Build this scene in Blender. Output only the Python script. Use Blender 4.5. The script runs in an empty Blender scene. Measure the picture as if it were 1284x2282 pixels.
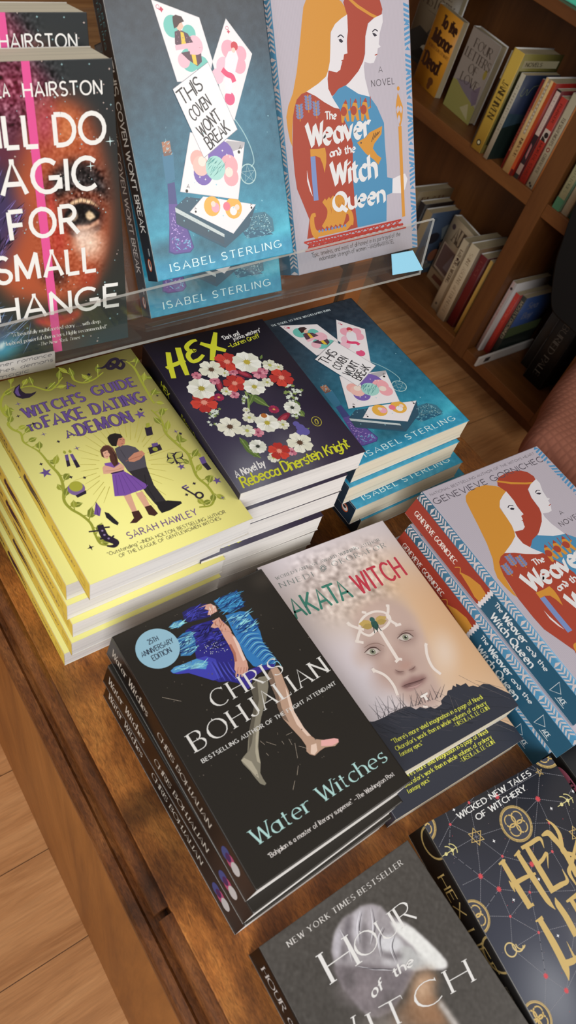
import bpy, math, random
import numpy as np
from mathutils import Matrix, Vector

SC = bpy.context.scene
COL = SC.collection
MM = 0.001
TOP = 0.74                      # height of the table top above the floor (m)
random.seed(7)

# ------------------------------------------------------------------ camera
CAM_C = np.array([-61.81899, 118.31974, 590.41772])          # mm, measured from the table top
CAM_F = 1668.663                                              # focal length in px of a 1284 x 2282 frame
CAM_R = np.array([[0.8117884409, -0.5462391544, 0.2064517219],
                  [-0.3369904997, -0.7269495561, -0.5983157578],
                  [0.4769034811, 0.4161335472, -0.7742066524]])
cam = bpy.data.objects.new('camera', bpy.data.cameras.new('camera'))
COL.objects.link(cam)
cam.matrix_world = Matrix(((CAM_R[0, 0], -CAM_R[1, 0], -CAM_R[2, 0], CAM_C[0] * MM),
                           (CAM_R[0, 1], -CAM_R[1, 1], -CAM_R[2, 1], CAM_C[1] * MM),
                           (CAM_R[0, 2], -CAM_R[1, 2], -CAM_R[2, 2], CAM_C[2] * MM + TOP),
                           (0, 0, 0, 1)))
cam.data.sensor_fit = 'VERTICAL'
cam.data.sensor_height = 36.0
cam.data.lens = CAM_F * 36.0 / 2282.0
cam.data.clip_start = 0.02
cam.data.dof.use_dof = True
cam.data.dof.focus_distance = 0.76
cam.data.dof.aperture_fstop = 11.0
SC.camera = cam

# ------------------------------------------------------------------ light
world = bpy.data.worlds.new('world'); SC.world = world
world.use_nodes = True
bg = world.node_tree.nodes['Background']
bg.inputs[0].default_value = (1.0, 0.93, 0.86, 1)
bg.inputs[1].default_value = 0.30

def area(name, loc, target, size, size_y, power, color):
    d = bpy.data.lights.new(name, 'AREA'); d.shape = 'RECTANGLE'
    d.size = size; d.size_y = size_y; d.energy = power; d.color = color
    o = bpy.data.objects.new(name, d); COL.objects.link(o)
    o.location = loc
    o.rotation_euler = (Vector(target) - Vector(loc)).to_track_quat('-Z', 'Y').to_euler()
    return o
area('shop_window_daylight', (-1.25, -1.45, 2.35), (0.25, 0.40, 0.85), 1.5, 1.6, 74, (0.96, 0.98, 1.0))
area('added_fill_light', (1.6, -1.25, 2.55), (0.25, 0.50, 0.85), 1.5, 1.5, 34, (1.0, 0.95, 0.88))  # unseen soft source, added as fill and for the sheen on leaning covers

SC.view_settings.view_transform = 'Standard'
SC.view_settings.look = 'None'
SC.view_settings.exposure = -0.14
SC.view_settings.gamma = 1.0
SC.view_settings.use_curve_mapping = False

# ------------------------------------------------------------------ colour and materials
GAIN = 1.0
def s2l(c):
    c = c / 255.0
    return c / 12.92 if c <= 0.04045 else ((c + 0.055) / 1.055) ** 2.4
def lin(c, g=None):
    g = GAIN if g is None else g
    return (min(s2l(c[0]) * g, 0.86), min(s2l(c[1]) * g, 0.86), min(s2l(c[2]) * g, 0.86), 1.0)
def lin_arr(a):
    a = np.clip(a, 0, 255) / 255.0
    l = np.where(a <= 0.04045, a / 12.92, ((a + 0.055) / 1.055) ** 2.4)
    return np.clip(l * GAIN, 0, 0.86)

def new_mat(name):
    m = bpy.data.materials.new(name); m.use_nodes = True
    nt = m.node_tree
    return m, nt, nt.nodes['Principled BSDF']
def N(nt, t, **kw):
    n = nt.nodes.new(t)
    for k, v in kw.items():
        if k.startswith('i_'):
            n.inputs[k[2:].replace('_', ' ')].default_value = v
        else:
            setattr(n, k, v)
    return n
def plain(name, c, rough=0.5, spec=0.5):
    m, nt, p = new_mat(name)
    n = N(nt, 'ShaderNodeTexNoise', i_Scale=60.0, i_Detail=3.0)
    mr = N(nt, 'ShaderNodeMapRange'); mr.inputs[3].default_value = 0.93; mr.inputs[4].default_value = 1.05
    mx = N(nt, 'ShaderNodeMix', data_type='RGBA', blend_type='MULTIPLY'); mx.inputs[0].default_value = 1.0
    mx.inputs[6].default_value = lin(c)
    nt.links.new(n.outputs[0], mr.inputs[0]); nt.links.new(mr.outputs[0], mx.inputs[7])
    nt.links.new(mx.outputs[2], p.inputs['Base Color'])
    p.inputs['Roughness'].default_value = rough
    p.inputs['Specular IOR Level'].default_value = spec
    return m
def ink_mat(name, rough, spec=0.5, bump=0.0):
    m, nt, p = new_mat(name)
    a = N(nt, 'ShaderNodeVertexColor', layer_name='ink')
    n = N(nt, 'ShaderNodeTexNoise', i_Scale=900.0, i_Detail=2.0)
    mr = N(nt, 'ShaderNodeMapRange'); mr.inputs[3].default_value = 0.95; mr.inputs[4].default_value = 1.04
    mx = N(nt, 'ShaderNodeMix', data_type='RGBA', blend_type='MULTIPLY'); mx.inputs[0].default_value = 1.0
    nt.links.new(n.outputs[0], mr.inputs[0]); nt.links.new(a.outputs[0], mx.inputs[6]); nt.links.new(mr.outputs[0], mx.inputs[7])
    nt.links.new(mx.outputs[2], p.inputs['Base Color'])
    p.inputs['Roughness'].default_value = rough
    p.inputs['Specular IOR Level'].default_value = spec
    return m
INK_GLOSS = ink_mat('glossy_printed_cover', 0.30, 0.5)
INK_SATIN = ink_mat('satin_printed_cover', 0.42, 0.4)
INK_MATT = ink_mat('matt_printed_cover', 0.6, 0.3)

def paper_mat(name, c):
    """paper block: fine leaves stacked along local z"""
    m, nt, p = new_mat(name)
    tc = N(nt, 'ShaderNodeTexCoord'); mp = N(nt, 'ShaderNodeMapping'); mp.inputs['Scale'].default_value = (12, 12, 2600)
    n = N(nt, 'ShaderNodeTexNoise', i_Scale=1.0, i_Detail=2.0)
    mp2 = N(nt, 'ShaderNodeMapping'); mp2.inputs['Scale'].default_value = (9, 9, 260)
    n2 = N(nt, 'ShaderNodeTexNoise', i_Scale=1.0, i_Detail=1.0)
    ad = N(nt, 'ShaderNodeMath', operation='ADD')
    r = N(nt, 'ShaderNodeValToRGB')
    r.color_ramp.elements[0].position = 0.6; r.color_ramp.elements[1].position = 1.25
    r.color_ramp.elements[0].color = lin([x * 0.86 for x in c]); r.color_ramp.elements[1].color = lin(c)
    nt.links.new(tc.outputs['Object'], mp.inputs[0]); nt.links.new(mp.outputs[0], n.inputs[0])
    nt.links.new(tc.outputs['Object'], mp2.inputs[0]); nt.links.new(mp2.outputs[0], n2.inputs[0])
    nt.links.new(n.outputs[0], ad.inputs[0]); nt.links.new(n2.outputs[0], ad.inputs[1]); nt.links.new(ad.outputs[0], r.inputs[0])
    nt.links.new(r.outputs[0], p.inputs['Base Color'])
    b = N(nt, 'ShaderNodeBump', i_Strength=0.25, i_Distance=0.0004)
    nt.links.new(n.outputs[0], b.inputs['Height']); nt.links.new(b.outputs[0], p.inputs['Normal'])
    p.inputs['Roughness'].default_value = 0.8
    p.inputs['Specular IOR Level'].default_value = 0.15
    return m
PAPER_WHITE = paper_mat('white_page_block', (226, 222, 218))
PAPER_CREAM = paper_mat('cream_page_block', (224, 214, 192))
PAPER_OLD = paper_mat('aged_page_block', (176, 160, 128))

def wood_mat(name, dark, mid, light, axis='Y', scale=1.0, rough=0.4, figure=0.0, planks=None, fleck=0.5, spec=0.5, short=False):
    m, nt, p = new_mat(name)
    tc = N(nt, 'ShaderNodeTexCoord')
    src = tc.outputs['Object']
    st = {'X': (3, 26, 26), 'Y': (26, 3, 26), 'Z': (26, 26, 3)}[axis]
    if short: st = {'X': (9, 24, 24), 'Y': (24, 9, 24), 'Z': (24, 24, 9)}[axis]
    mp = N(nt, 'ShaderNodeMapping'); mp.inputs['Scale'].default_value = [v * scale for v in st]
    n = N(nt, 'ShaderNodeTexNoise', i_Scale=1.0, i_Detail=6.0, i_Roughness=0.62, i_Distortion=0.7)
    nt.links.new(mp.outputs[0], n.inputs[0])
    fine = N(nt, 'ShaderNodeMapping'); fine.inputs['Scale'].default_value = [v * scale * ((26 if v > 10 else 14) if short else (14 if v > 10 else 9)) for v in st]
    nf = N(nt, 'ShaderNodeTexNoise', i_Scale=1.0, i_Detail=3.0, i_Roughness=0.6, i_Distortion=1.2 if short else 0.0)
    nt.links.new(fine.outputs[0], nf.inputs[0])
    val = n.outputs[0]
    if planks:
        pw, pl, pax = planks
        sx = N(nt, 'ShaderNodeSeparateXYZ'); nt.links.new(src, sx.inputs[0])
        across, along = (('Y', 'X') if pax == 'X' else ('X', 'Y'))
        d = N(nt, 'ShaderNodeMath', operation='DIVIDE'); d.inputs[1].default_value = pw
        nt.links.new(sx.outputs[across], d.inputs[0])
        fl = N(nt, 'ShaderNodeMath', operation='FLOOR'); nt.links.new(d.outputs[0], fl.inputs[0])
        fr = N(nt, 'ShaderNodeMath', operation='FRACT'); nt.links.new(d.outputs[0], fr.inputs[0])
        wn = N(nt, 'ShaderNodeTexWhiteNoise', noise_dimensions='1D'); nt.links.new(fl.outputs[0], wn.inputs['W'])
        off = N(nt, 'ShaderNodeMath', operation='MULTIPLY_ADD'); off.inputs[1].default_value = pl; nt.links.new(wn.outputs[0], off.inputs[0]); nt.links.new(sx.outputs[along], off.inputs[2])
        d2 = N(nt, 'ShaderNodeMath', operation='DIVIDE'); d2.inputs[1].default_value = pl; nt.links.new(off.outputs[0], d2.inputs[0])
        fl2 = N(nt, 'ShaderNodeMath', operation='FLOOR'); nt.links.new(d2.outputs[0], fl2.inputs[0])
        fr2 = N(nt, 'ShaderNodeMath', operation='FRACT'); nt.links.new(d2.outputs[0], fr2.inputs[0])
        cell = N(nt, 'ShaderNodeMath', operation='MULTIPLY_ADD'); cell.inputs[1].default_value = 7.31; nt.links.new(fl.outputs[0], cell.inputs[0]); nt.links.new(fl2.outputs[0], cell.inputs[2])
        wn2 = N(nt, 'ShaderNodeTexWhiteNoise', noise_dimensions='1D'); nt.links.new(cell.outputs[0], wn2.inputs['W'])
        sh = N(nt, 'ShaderNodeVectorMath', operation='SCALE'); sh.inputs['Scale'].default_value = 5.0
        nt.links.new(wn2.outputs['Color'], sh.inputs[0])
        va = N(nt, 'ShaderNodeVectorMath', operation='ADD'); nt.links.new(src, va.inputs[0]); nt.links.new(sh.outputs[0], va.inputs[1])
        src = va.outputs[0]
    nt.links.new(src, mp.inputs[0]); nt.links.new(src, fine.inputs[0])
    r = N(nt, 'ShaderNodeValToRGB')
    e = r.color_ramp.elements
    e[0].position = 0.3; e[0].color = lin(dark); e[1].position = 0.72; e[1].color = lin(light)
    x = e.new(0.5); x.color = lin(mid)
    nt.links.new(val, r.inputs[0])
    mr = N(nt, 'ShaderNodeMapRange'); mr.inputs[1].default_value = 0.3; mr.inputs[2].default_value = 0.7
    mr.inputs[3].default_value = 1.0 - fleck * 0.5; mr.inputs[4].default_value = 1.0 + fleck * 0.25
    nt.links.new(nf.outputs[0], mr.inputs[0])
    mx = N(nt, 'ShaderNodeMix', data_type='RGBA', blend_type='MULTIPLY'); mx.inputs[0].default_value = 1.0
    nt.links.new(r.outputs[0], mx.inputs[6]); nt.links.new(mr.outputs[0], mx.inputs[7])
    out = mx.outputs[2]
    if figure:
        # timber figure plus painted dapples of light and shade: broad bands across the grain
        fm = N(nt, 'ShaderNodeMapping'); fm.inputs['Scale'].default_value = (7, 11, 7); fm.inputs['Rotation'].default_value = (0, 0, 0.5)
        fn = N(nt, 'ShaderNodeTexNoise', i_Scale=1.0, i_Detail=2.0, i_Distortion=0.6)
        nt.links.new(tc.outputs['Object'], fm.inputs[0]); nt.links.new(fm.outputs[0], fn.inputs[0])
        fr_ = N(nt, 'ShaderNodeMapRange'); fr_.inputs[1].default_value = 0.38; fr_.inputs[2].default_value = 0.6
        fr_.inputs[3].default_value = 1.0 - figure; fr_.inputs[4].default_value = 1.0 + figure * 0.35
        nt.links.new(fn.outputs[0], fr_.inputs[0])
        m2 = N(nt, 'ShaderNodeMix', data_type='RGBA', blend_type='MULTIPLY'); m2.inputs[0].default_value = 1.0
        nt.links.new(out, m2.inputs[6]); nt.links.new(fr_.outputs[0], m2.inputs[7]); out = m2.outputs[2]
    if planks:
        def edge(o, w):
            a = N(nt, 'ShaderNodeMath', operation='SUBTRACT'); a.inputs[1].default_value = 0.5; nt.links.new(o, a.inputs[0])
            b = N(nt, 'ShaderNodeMath', operation='ABSOLUTE'); nt.links.new(a.outputs[0], b.inputs[0])
            c = N(nt, 'ShaderNodeMath', operation='GREATER_THAN'); c.inputs[1].default_value = 0.5 - w; nt.links.new(b.outputs[0], c.inputs[0])
            return c.outputs[0]
        mxe = N(nt, 'ShaderNodeMath', operation='MAXIMUM')
        nt.links.new(edge(fr.outputs[0], 0.005), mxe.inputs[0]); nt.links.new(edge(fr2.outputs[0], 0.0015), mxe.inputs[1])
        m3 = N(nt, 'ShaderNodeMix', data_type='RGBA'); m3.inputs[7].default_value = lin([c * 0.6 for c in dark])
        nt.links.new(mxe.outputs[0], m3.inputs[0]); nt.links.new(out, m3.inputs[6]); out = m3.outputs[2]
    nt.links.new(out, p.inputs['Base Color'])
    b = N(nt, 'ShaderNodeBump', i_Strength=0.12, i_Distance=0.001)
    nt.links.new(nf.outputs[0], b.inputs['Height']); nt.links.new(b.outputs[0], p.inputs['Normal'])
    p.inputs['Roughness'].default_value = rough
    p.inputs['Specular IOR Level'].default_value = spec
    return m
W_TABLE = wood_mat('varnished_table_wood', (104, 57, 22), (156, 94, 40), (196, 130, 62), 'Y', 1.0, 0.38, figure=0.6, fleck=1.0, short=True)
W_EDGE = wood_mat('worn_moulding_wood', (62, 34, 16), (106, 60, 28), (150, 94, 48), 'Y', 1.0, 0.32, fleck=1.0, short=True)
W_PANEL = wood_mat('side_panel_wood', (126, 76, 33), (152, 96, 41), (172, 112, 53), 'Z', 0.5, 0.45, fleck=0.25)
W_FLOOR = wood_mat('plank_floor_wood', (164, 110, 64), (200, 144, 92), (220, 166, 112), 'X', 0.8, 0.42, planks=(0.145, 1.25, 'X'), fleck=0.3)
W_CASE = wood_mat('bookcase_wood', (80, 46, 20), (102, 60, 27), (120, 75, 36), 'Z', 0.4, 0.45, fleck=0.2)
W_CASE_H = wood_mat('bookcase_shelf_wood', (88, 50, 22), (110, 65, 29), (128, 80, 38), 'Y', 0.4, 0.42, fleck=0.2)
W_CAB = wood_mat('cabinet_wood', (140, 76, 26), (164, 94, 34), (180, 106, 42), 'Z', 0.5, 0.45, fleck=0.2)
BLACK_GAP = plain('dark_gap', (26, 18, 12), 0.8, 0.1)

def acrylic():
    m, nt, p = new_mat('clear_acrylic')
    out = nt.nodes['Material Output']
    tr = N(nt, 'ShaderNodeBsdfTransparent'); tr.inputs[0].default_value = (0.94, 0.95, 0.945, 1)
    gl = N(nt, 'ShaderNodeBsdfGlossy'); gl.inputs['Roughness'].default_value = 0.06
    gl.inputs[0].default_value = (0.9, 0.9, 0.9, 1)
    lw = N(nt, 'ShaderNodeLayerWeight', i_Blend=0.5); pw_ = N(nt, 'ShaderNodeMath', operation='POWER'); pw_.inputs[1].default_value = 4.0
    fr = N(nt, 'ShaderNodeMath', operation='MULTIPLY_ADD'); fr.inputs[1].default_value = 0.6; fr.inputs[2].default_value = 0.035
    nt.links.new(lw.outputs['Facing'], pw_.inputs[0]); nt.links.new(pw_.outputs[0], fr.inputs[0])
    # a film of dust and fine scratches
    n = N(nt, 'ShaderNodeTexNoise', i_Scale=420.0, i_Detail=4.0)
    mr = N(nt, 'ShaderNodeMapRange'); mr.inputs[1].default_value = 0.6; mr.inputs[2].default_value = 0.75; mr.inputs[3].default_value = 0.008; mr.inputs[4].default_value = 0.09
    df = N(nt, 'ShaderNodeBsdfDiffuse'); df.inputs[0].default_value = (0.55, 0.52, 0.5, 1)
    m1 = N(nt, 'ShaderNodeMixShader'); m2 = N(nt, 'ShaderNodeMixShader')
    nt.links.new(n.outputs[0], mr.inputs[0]); nt.links.new(mr.outputs[0], m1.inputs[0])
    nt.links.new(tr.outputs[0], m1.inputs[1]); nt.links.new(df.outputs[0], m1.inputs[2])
    nt.links.new(fr.outputs[0], m2.inputs[0]); nt.links.new(m1.outputs[0], m2.inputs[1]); nt.links.new(gl.outputs[0], m2.inputs[2])
    nt.links.new(m2.outputs[0], out.inputs[0])
    nt.nodes.remove(p)
    return m
ACRYLIC = acrylic()
def acrylic_edge():
    m, nt, p = new_mat('polished_acrylic_edge')
    tr = N(nt, 'ShaderNodeBsdfTransparent'); tr.inputs[0].default_value = (0.9, 0.9, 0.88, 1)
    mx = N(nt, 'ShaderNodeMixShader'); mx.inputs[0].default_value = 0.55
    p.inputs['Base Color'].default_value = lin((220, 218, 210)); p.inputs['Roughness'].default_value = 0.25
    nt.links.new(tr.outputs[0], mx.inputs[1]); nt.links.new(p.outputs[0], mx.inputs[2]); nt.links.new(mx.outputs[0], nt.nodes['Material Output'].inputs[0])
    return m
ACRYLIC_EDGE = acrylic_edge()

# ------------------------------------------------------------------ objects
def link(name, me, parent=None, mats=()):
    o = bpy.data.objects.new(name, me); COL.objects.link(o)
    for m in mats:
        if m.name not in [x.name for x in me.materials if x]:
            me.materials.append(m)
    if parent is not None:
        o.parent = parent
    return o
def thing(name, label, cat, mat=None, group=None):
    o = bpy.data.objects.new(name, None); COL.objects.link(o)
    o.empty_display_size = 0.02
    o['label'] = label; o['category'] = cat
    if group: o['group'] = group
    if mat is not None: o.matrix_world = mat
    return o
def tag(o, label, cat, group=None):
    o['label'] = label; o['category'] = cat
    if group: o['group'] = group
    return o
def dup(root, label, mat, group=None):
    r = root.copy(); COL.objects.link(r)
    r['label'] = label
    if group: r['group'] = group
    r.matrix_world = mat
    for ch in list(root.children):
        c = ch.copy(); COL.objects.link(c); c.parent = r
        c.matrix_parent_inverse = ch.matrix_parent_inverse.copy()
        for g in list(ch.children):
            d = g.copy(); COL.objects.link(d); d.parent = c
    return r
def structure(name, me, mats):
    o = link(name, me, None, mats); o['kind'] = 'structure'; return o

class PM:
    """plain mesh collector (metres), optional smooth shading"""
    def __init__(self): self.v = []; self.f = []; self.mi = []
    def box(self, a, b, mi=0):
        n = len(self.v)
        for z in (a[2], b[2]):
            for x, y in ((a[0], a[1]), (b[0], a[1]), (b[0], b[1]), (a[0], b[1])): self.v.append((x, y, z))
        self.f += [(n, n + 3, n + 2, n + 1), (n + 4, n + 5, n + 6, n + 7)] + [(n + i, n + (i + 1) % 4, n + 4 + (i + 1) % 4, n + 4 + i) for i in range(4)]
        self.mi += [mi] * 6
        return self
    def sweep(self, prof, a, b, axis='Y', mi=0):
        """closed (x,z) profile swept along y from a to b"""
        n = len(self.v); k = len(prof)
        for y in (a, b):
            for x, z in prof: self.v.append((x, y, z))
        self.f += [tuple(n + i for i in range(k)), tuple(n + k + i for i in reversed(range(k)))]
        self.f += [(n + i, n + k + i, n + k + (i + 1) % k, n + (i + 1) % k) for i in range(k)]
        self.mi += [mi] * (k + 2)
        return self
    def hexa(self, c8, mi=0, side=None):
        """8 corners: 4 bottom, 4 top; side = material of the four side faces"""
        n = len(self.v); self.v += [tuple(c) for c in c8]
        self.f += [(n, n + 3, n + 2, n + 1), (n + 4, n + 5, n + 6, n + 7)] + [(n + i, n + (i + 1) % 4, n + 4 + (i + 1) % 4, n + 4 + i) for i in range(4)]
        self.mi += [mi] * 2 + [mi if side is None else side] * 4
        return self
    def mesh(self, name, bevel=0.0, seg=2):
        me = bpy.data.meshes.new(name); me.from_pydata(self.v, [], self.f)
        me.polygons.foreach_set('material_index', self.mi)
        if bevel:
            import bmesh
            bm = bmesh.new(); bm.from_mesh(me)
            bmesh.ops.recalc_face_normals(bm, faces=bm.faces)
            bmesh.ops.bevel(bm, geom=list(bm.edges), offset=bevel, segments=seg, affect='EDGES', profile=0.6)
            bm.to_mesh(me); bm.free()
        else:
            import bmesh
            bm = bmesh.new(); bm.from_mesh(me); bmesh.ops.recalc_face_normals(bm, faces=bm.faces); bm.to_mesh(me); bm.free()
        return me

def pose(P, yaw=0.0, lean=None):
    """book frame -> world. flat when lean is None, else standing, leaned back by lean (rad). P in mm over the table top"""
    u = Vector((math.cos(yaw), math.sin(yaw), 0)); n0 = Vector((-math.sin(yaw), math.cos(yaw), 0)); up = Vector((0, 0, 1))
    v = n0 if lean is None else up * math.cos(lean) + n0 * math.sin(lean)
    w = u.cross(v)
    return Matrix(((u.x, v.x, w.x, P[0] * MM), (u.y, v.y, w.y, P[1] * MM), (u.z, v.z, w.z, P[2] * MM + TOP), (0, 0, 0, 1)))

# ------------------------------------------------------------------ lettering: skeleton alphabet drawn with different pens
GL = {
 'A': "0,0 .34,1 .68,0;.12,.32 .56,.32", 'B': "0,0 0,1;0,1 .28,1 @.28,.76,.22,.24,90,-90 0,.52;.28,.52 @.3,.26,.25,.26,90,-90 0,0",
 'C': "@.4,.5,.4,.5,48,312", 'D': "0,0 0,1;0,1 .22,1 @.22,.5,.42,.5,90,-90 0,0", 'E': "0,0 0,1;0,1 .48,1;0,.52 .42,.52;0,0 .5,0",
 'F': "0,0 0,1;0,1 .48,1;0,.52 .42,.52", 'G': "@.4,.5,.4,.5,48,345;.78,.08 .78,.44;.78,.44 .46,.44", 'H': "0,0 0,1;.62,0 .62,1;0,.52 .62,.52",
 'I': "0,0 0,1", 'J': ".34,1 .34,.2 @.16,.2,.18,.2,0,-170", 'K': "0,0 0,1;.54,1 0,.4;.17,.54 .58,0", 'L': "0,0 0,1;0,0 .46,0",
 'M': "0,0 .06,1;.06,1 .42,.1;.42,.1 .78,1;.78,1 .84,0", 'N': "0,0 0,1;0,1 .62,0;.62,0 .62,1", 'O': "@.42,.5,.42,.5,90,450",
 'P': "0,0 0,1;0,1 .28,1 @.28,.74,.25,.26,90,-90 0,.48", 'Q': "@.42,.5,.42,.5,90,450;.46,.22 .84,-.12", 'R': "0,0 0,1;0,1 .28,1 @.28,.75,.24,.25,90,-90 0,.5;.24,.5 .58,0",
 'S': "@.26,.745,.24,.255,35,270 @.26,.245,.26,.245,90,-145", 'T': "0,1 .62,1;.31,0 .31,1", 'U': "0,1 0,.3 @.3,.3,.3,.3,180,360 .6,1",
 'V': "0,1 .33,0;.33,0 .66,1", 'W': "0,1 .24,0;.24,0 .47,.9;.47,.9 .7,0;.7,0 .94,1", 'X': "0,1 .6,0;.6,1 0,0", 'Y': "0,1 .31,.48;.62,1 .31,.48;.31,.48 .31,0", 'Z': "0,1 .56,1;.56,1 0,0;0,0 .58,0",
 'a': "@.24,.3,.24,.31,40,320;.48,.64 .48,0", 'b': "0,0 0,1.04;@.25,.31,.25,.32,150,-150", 'c': "@.26,.32,.26,.33,48,312", 'd': "@.25,.31,.25,.32,30,330;.5,0 .5,1.04",
 'e': ".02,.35 .5,.35 @.26,.32,.25,.33,6,305", 'f': ".38,.98 @.28,.84,.14,.18,60,180 .14,0;0,.63 .34,.63", 'g': "@.25,.33,.25,.31,30,330;.5,.64 .5,-.08 @.26,-.08,.24,.22,0,-150",
 'h': "0,0 0,1.04;0,.36 @.23,.38,.23,.27,175,0 .46,0", 'i': "0,0 0,.64;0,.84 0,.88", 'j': ".1,.64 .1,-.1 @-.04,-.1,.14,.16,0,-120;.1,.84 .1,.88", 'k': "0,0 0,1.04;.42,.64 0,.24;.14,.36 .46,0",
 'l': "0,0 0,1.04", 'm': "0,0 0,.64;0,.36 @.2,.4,.2,.25,175,0 .4,0;.4,.36 @.6,.4,.2,.25,175,0 .8,0", 'n': "0,0 0,.64;0,.36 @.23,.38,.23,.27,175,0 .46,0", 'o': "@.27,.32,.27,.33,90,450",
 'p': "0,-.32 0,.64;@.25,.31,.25,.32,150,-150", 'q': "@.25,.31,.25,.32,30,330;.5,-.32 .5,.64", 'r': "0,0 0,.64;0,.36 @.24,.38,.24,.26,170,60", 's': "@.18,.48,.17,.165,40,270 @.18,.16,.19,.165,90,-145",
 't': ".14,.86 .14,.16 @.28,.16,.14,.16,180,290;0,.63 .32,.63", 'u': "0,.64 0,.24 @.23,.24,.23,.25,180,355;.46,.64 .46,0", 'v': "0,.64 .25,0;.25,0 .5,.64", 'w': "0,.64 .19,0;.19,0 .37,.6;.37,.6 .55,0;.55,0 .74,.64",
 'x': "0,.64 .44,0;.44,.64 0,0", 'y': "0,.64 .25,0;.5,.64 .16,-.28", 'z': "0,.64 .42,.64;.42,.64 0,0;0,0 .44,0",
 '2': "@.26,.72,.25,.28,160,-30 0,0;0,0 .54,0", '5': ".46,1 .08,1;.08,1 .05,.56 @.25,.32,.27,.32,130,-150", '1': "0,.8 .2,1;.2,1 .2,0", '0': "@.3,.5,.3,.5,90,450",
 '.': "0,.01 0,.05", ',': ".03,.04 0,-.12", "'": "0,1.02 0,.8", '"': "0,1.02 0,.8;.14,1.02 .14,.8", '-': "0,.36 .26,.36", '~': "0,.36 .66,.36", ':': "0,.03 0,.07;0,.48 0,.52",
 '$': ".34,.64 .34,.18 @.17,.2,.17,.2,0,-360;.34,.5 .0,1.0",   # insular d
}
_gc = {}
def glyph(ch, seg=9):
    k = (ch, seg)
    if k in _gc: return _gc[k]
    st = []; mx = 0.0
    for s in GL[ch].split(';'):
        pts = []
        for t in s.split():
            if t[0] == '@':
                cx, cy, rx, ry, a0, a1 = [float(x) for x in t[1:].split(',')]
                n = max(3, int(seg * abs(a1 - a0) / 180) + 1)
                pts += [(cx + rx * math.cos(math.radians(a0 + (a1 - a0) * i / n)), cy + ry * math.sin(math.radians(a0 + (a1 - a0) * i / n))) for i in range(n + 1)]
            else:
                x, y = t.split(','); pts.append((float(x), float(y)))
        st.append(pts); mx = max(mx, max(p[0] for p in pts))
    _gc[k] = (st, mx)
    return _gc[k]

def offset_strip(pts, hw):
    """left and right edges of a stroke whose half widths are hw[i]"""
    P = np.array(pts, float); n = len(P)
    d = np.zeros_like(P); d[1:-1] = P[2:] - P[:-2]; d[0] = P[1] - P[0]; d[-1] = P[-1] - P[-2]
    if n > 2 and np.hypot(*(P[0] - P[-1])) < 1e-6: d[0] = d[-1] = P[1] - P[-2]
    L = np.hypot(d[:, 0], d[:, 1]); L[L == 0] = 1; d /= L[:, None]
    nn = np.stack([-d[:, 1], d[:, 0]], 1) * np.asarray(hw)[:, None]
    return P + nn, P - nn

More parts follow.
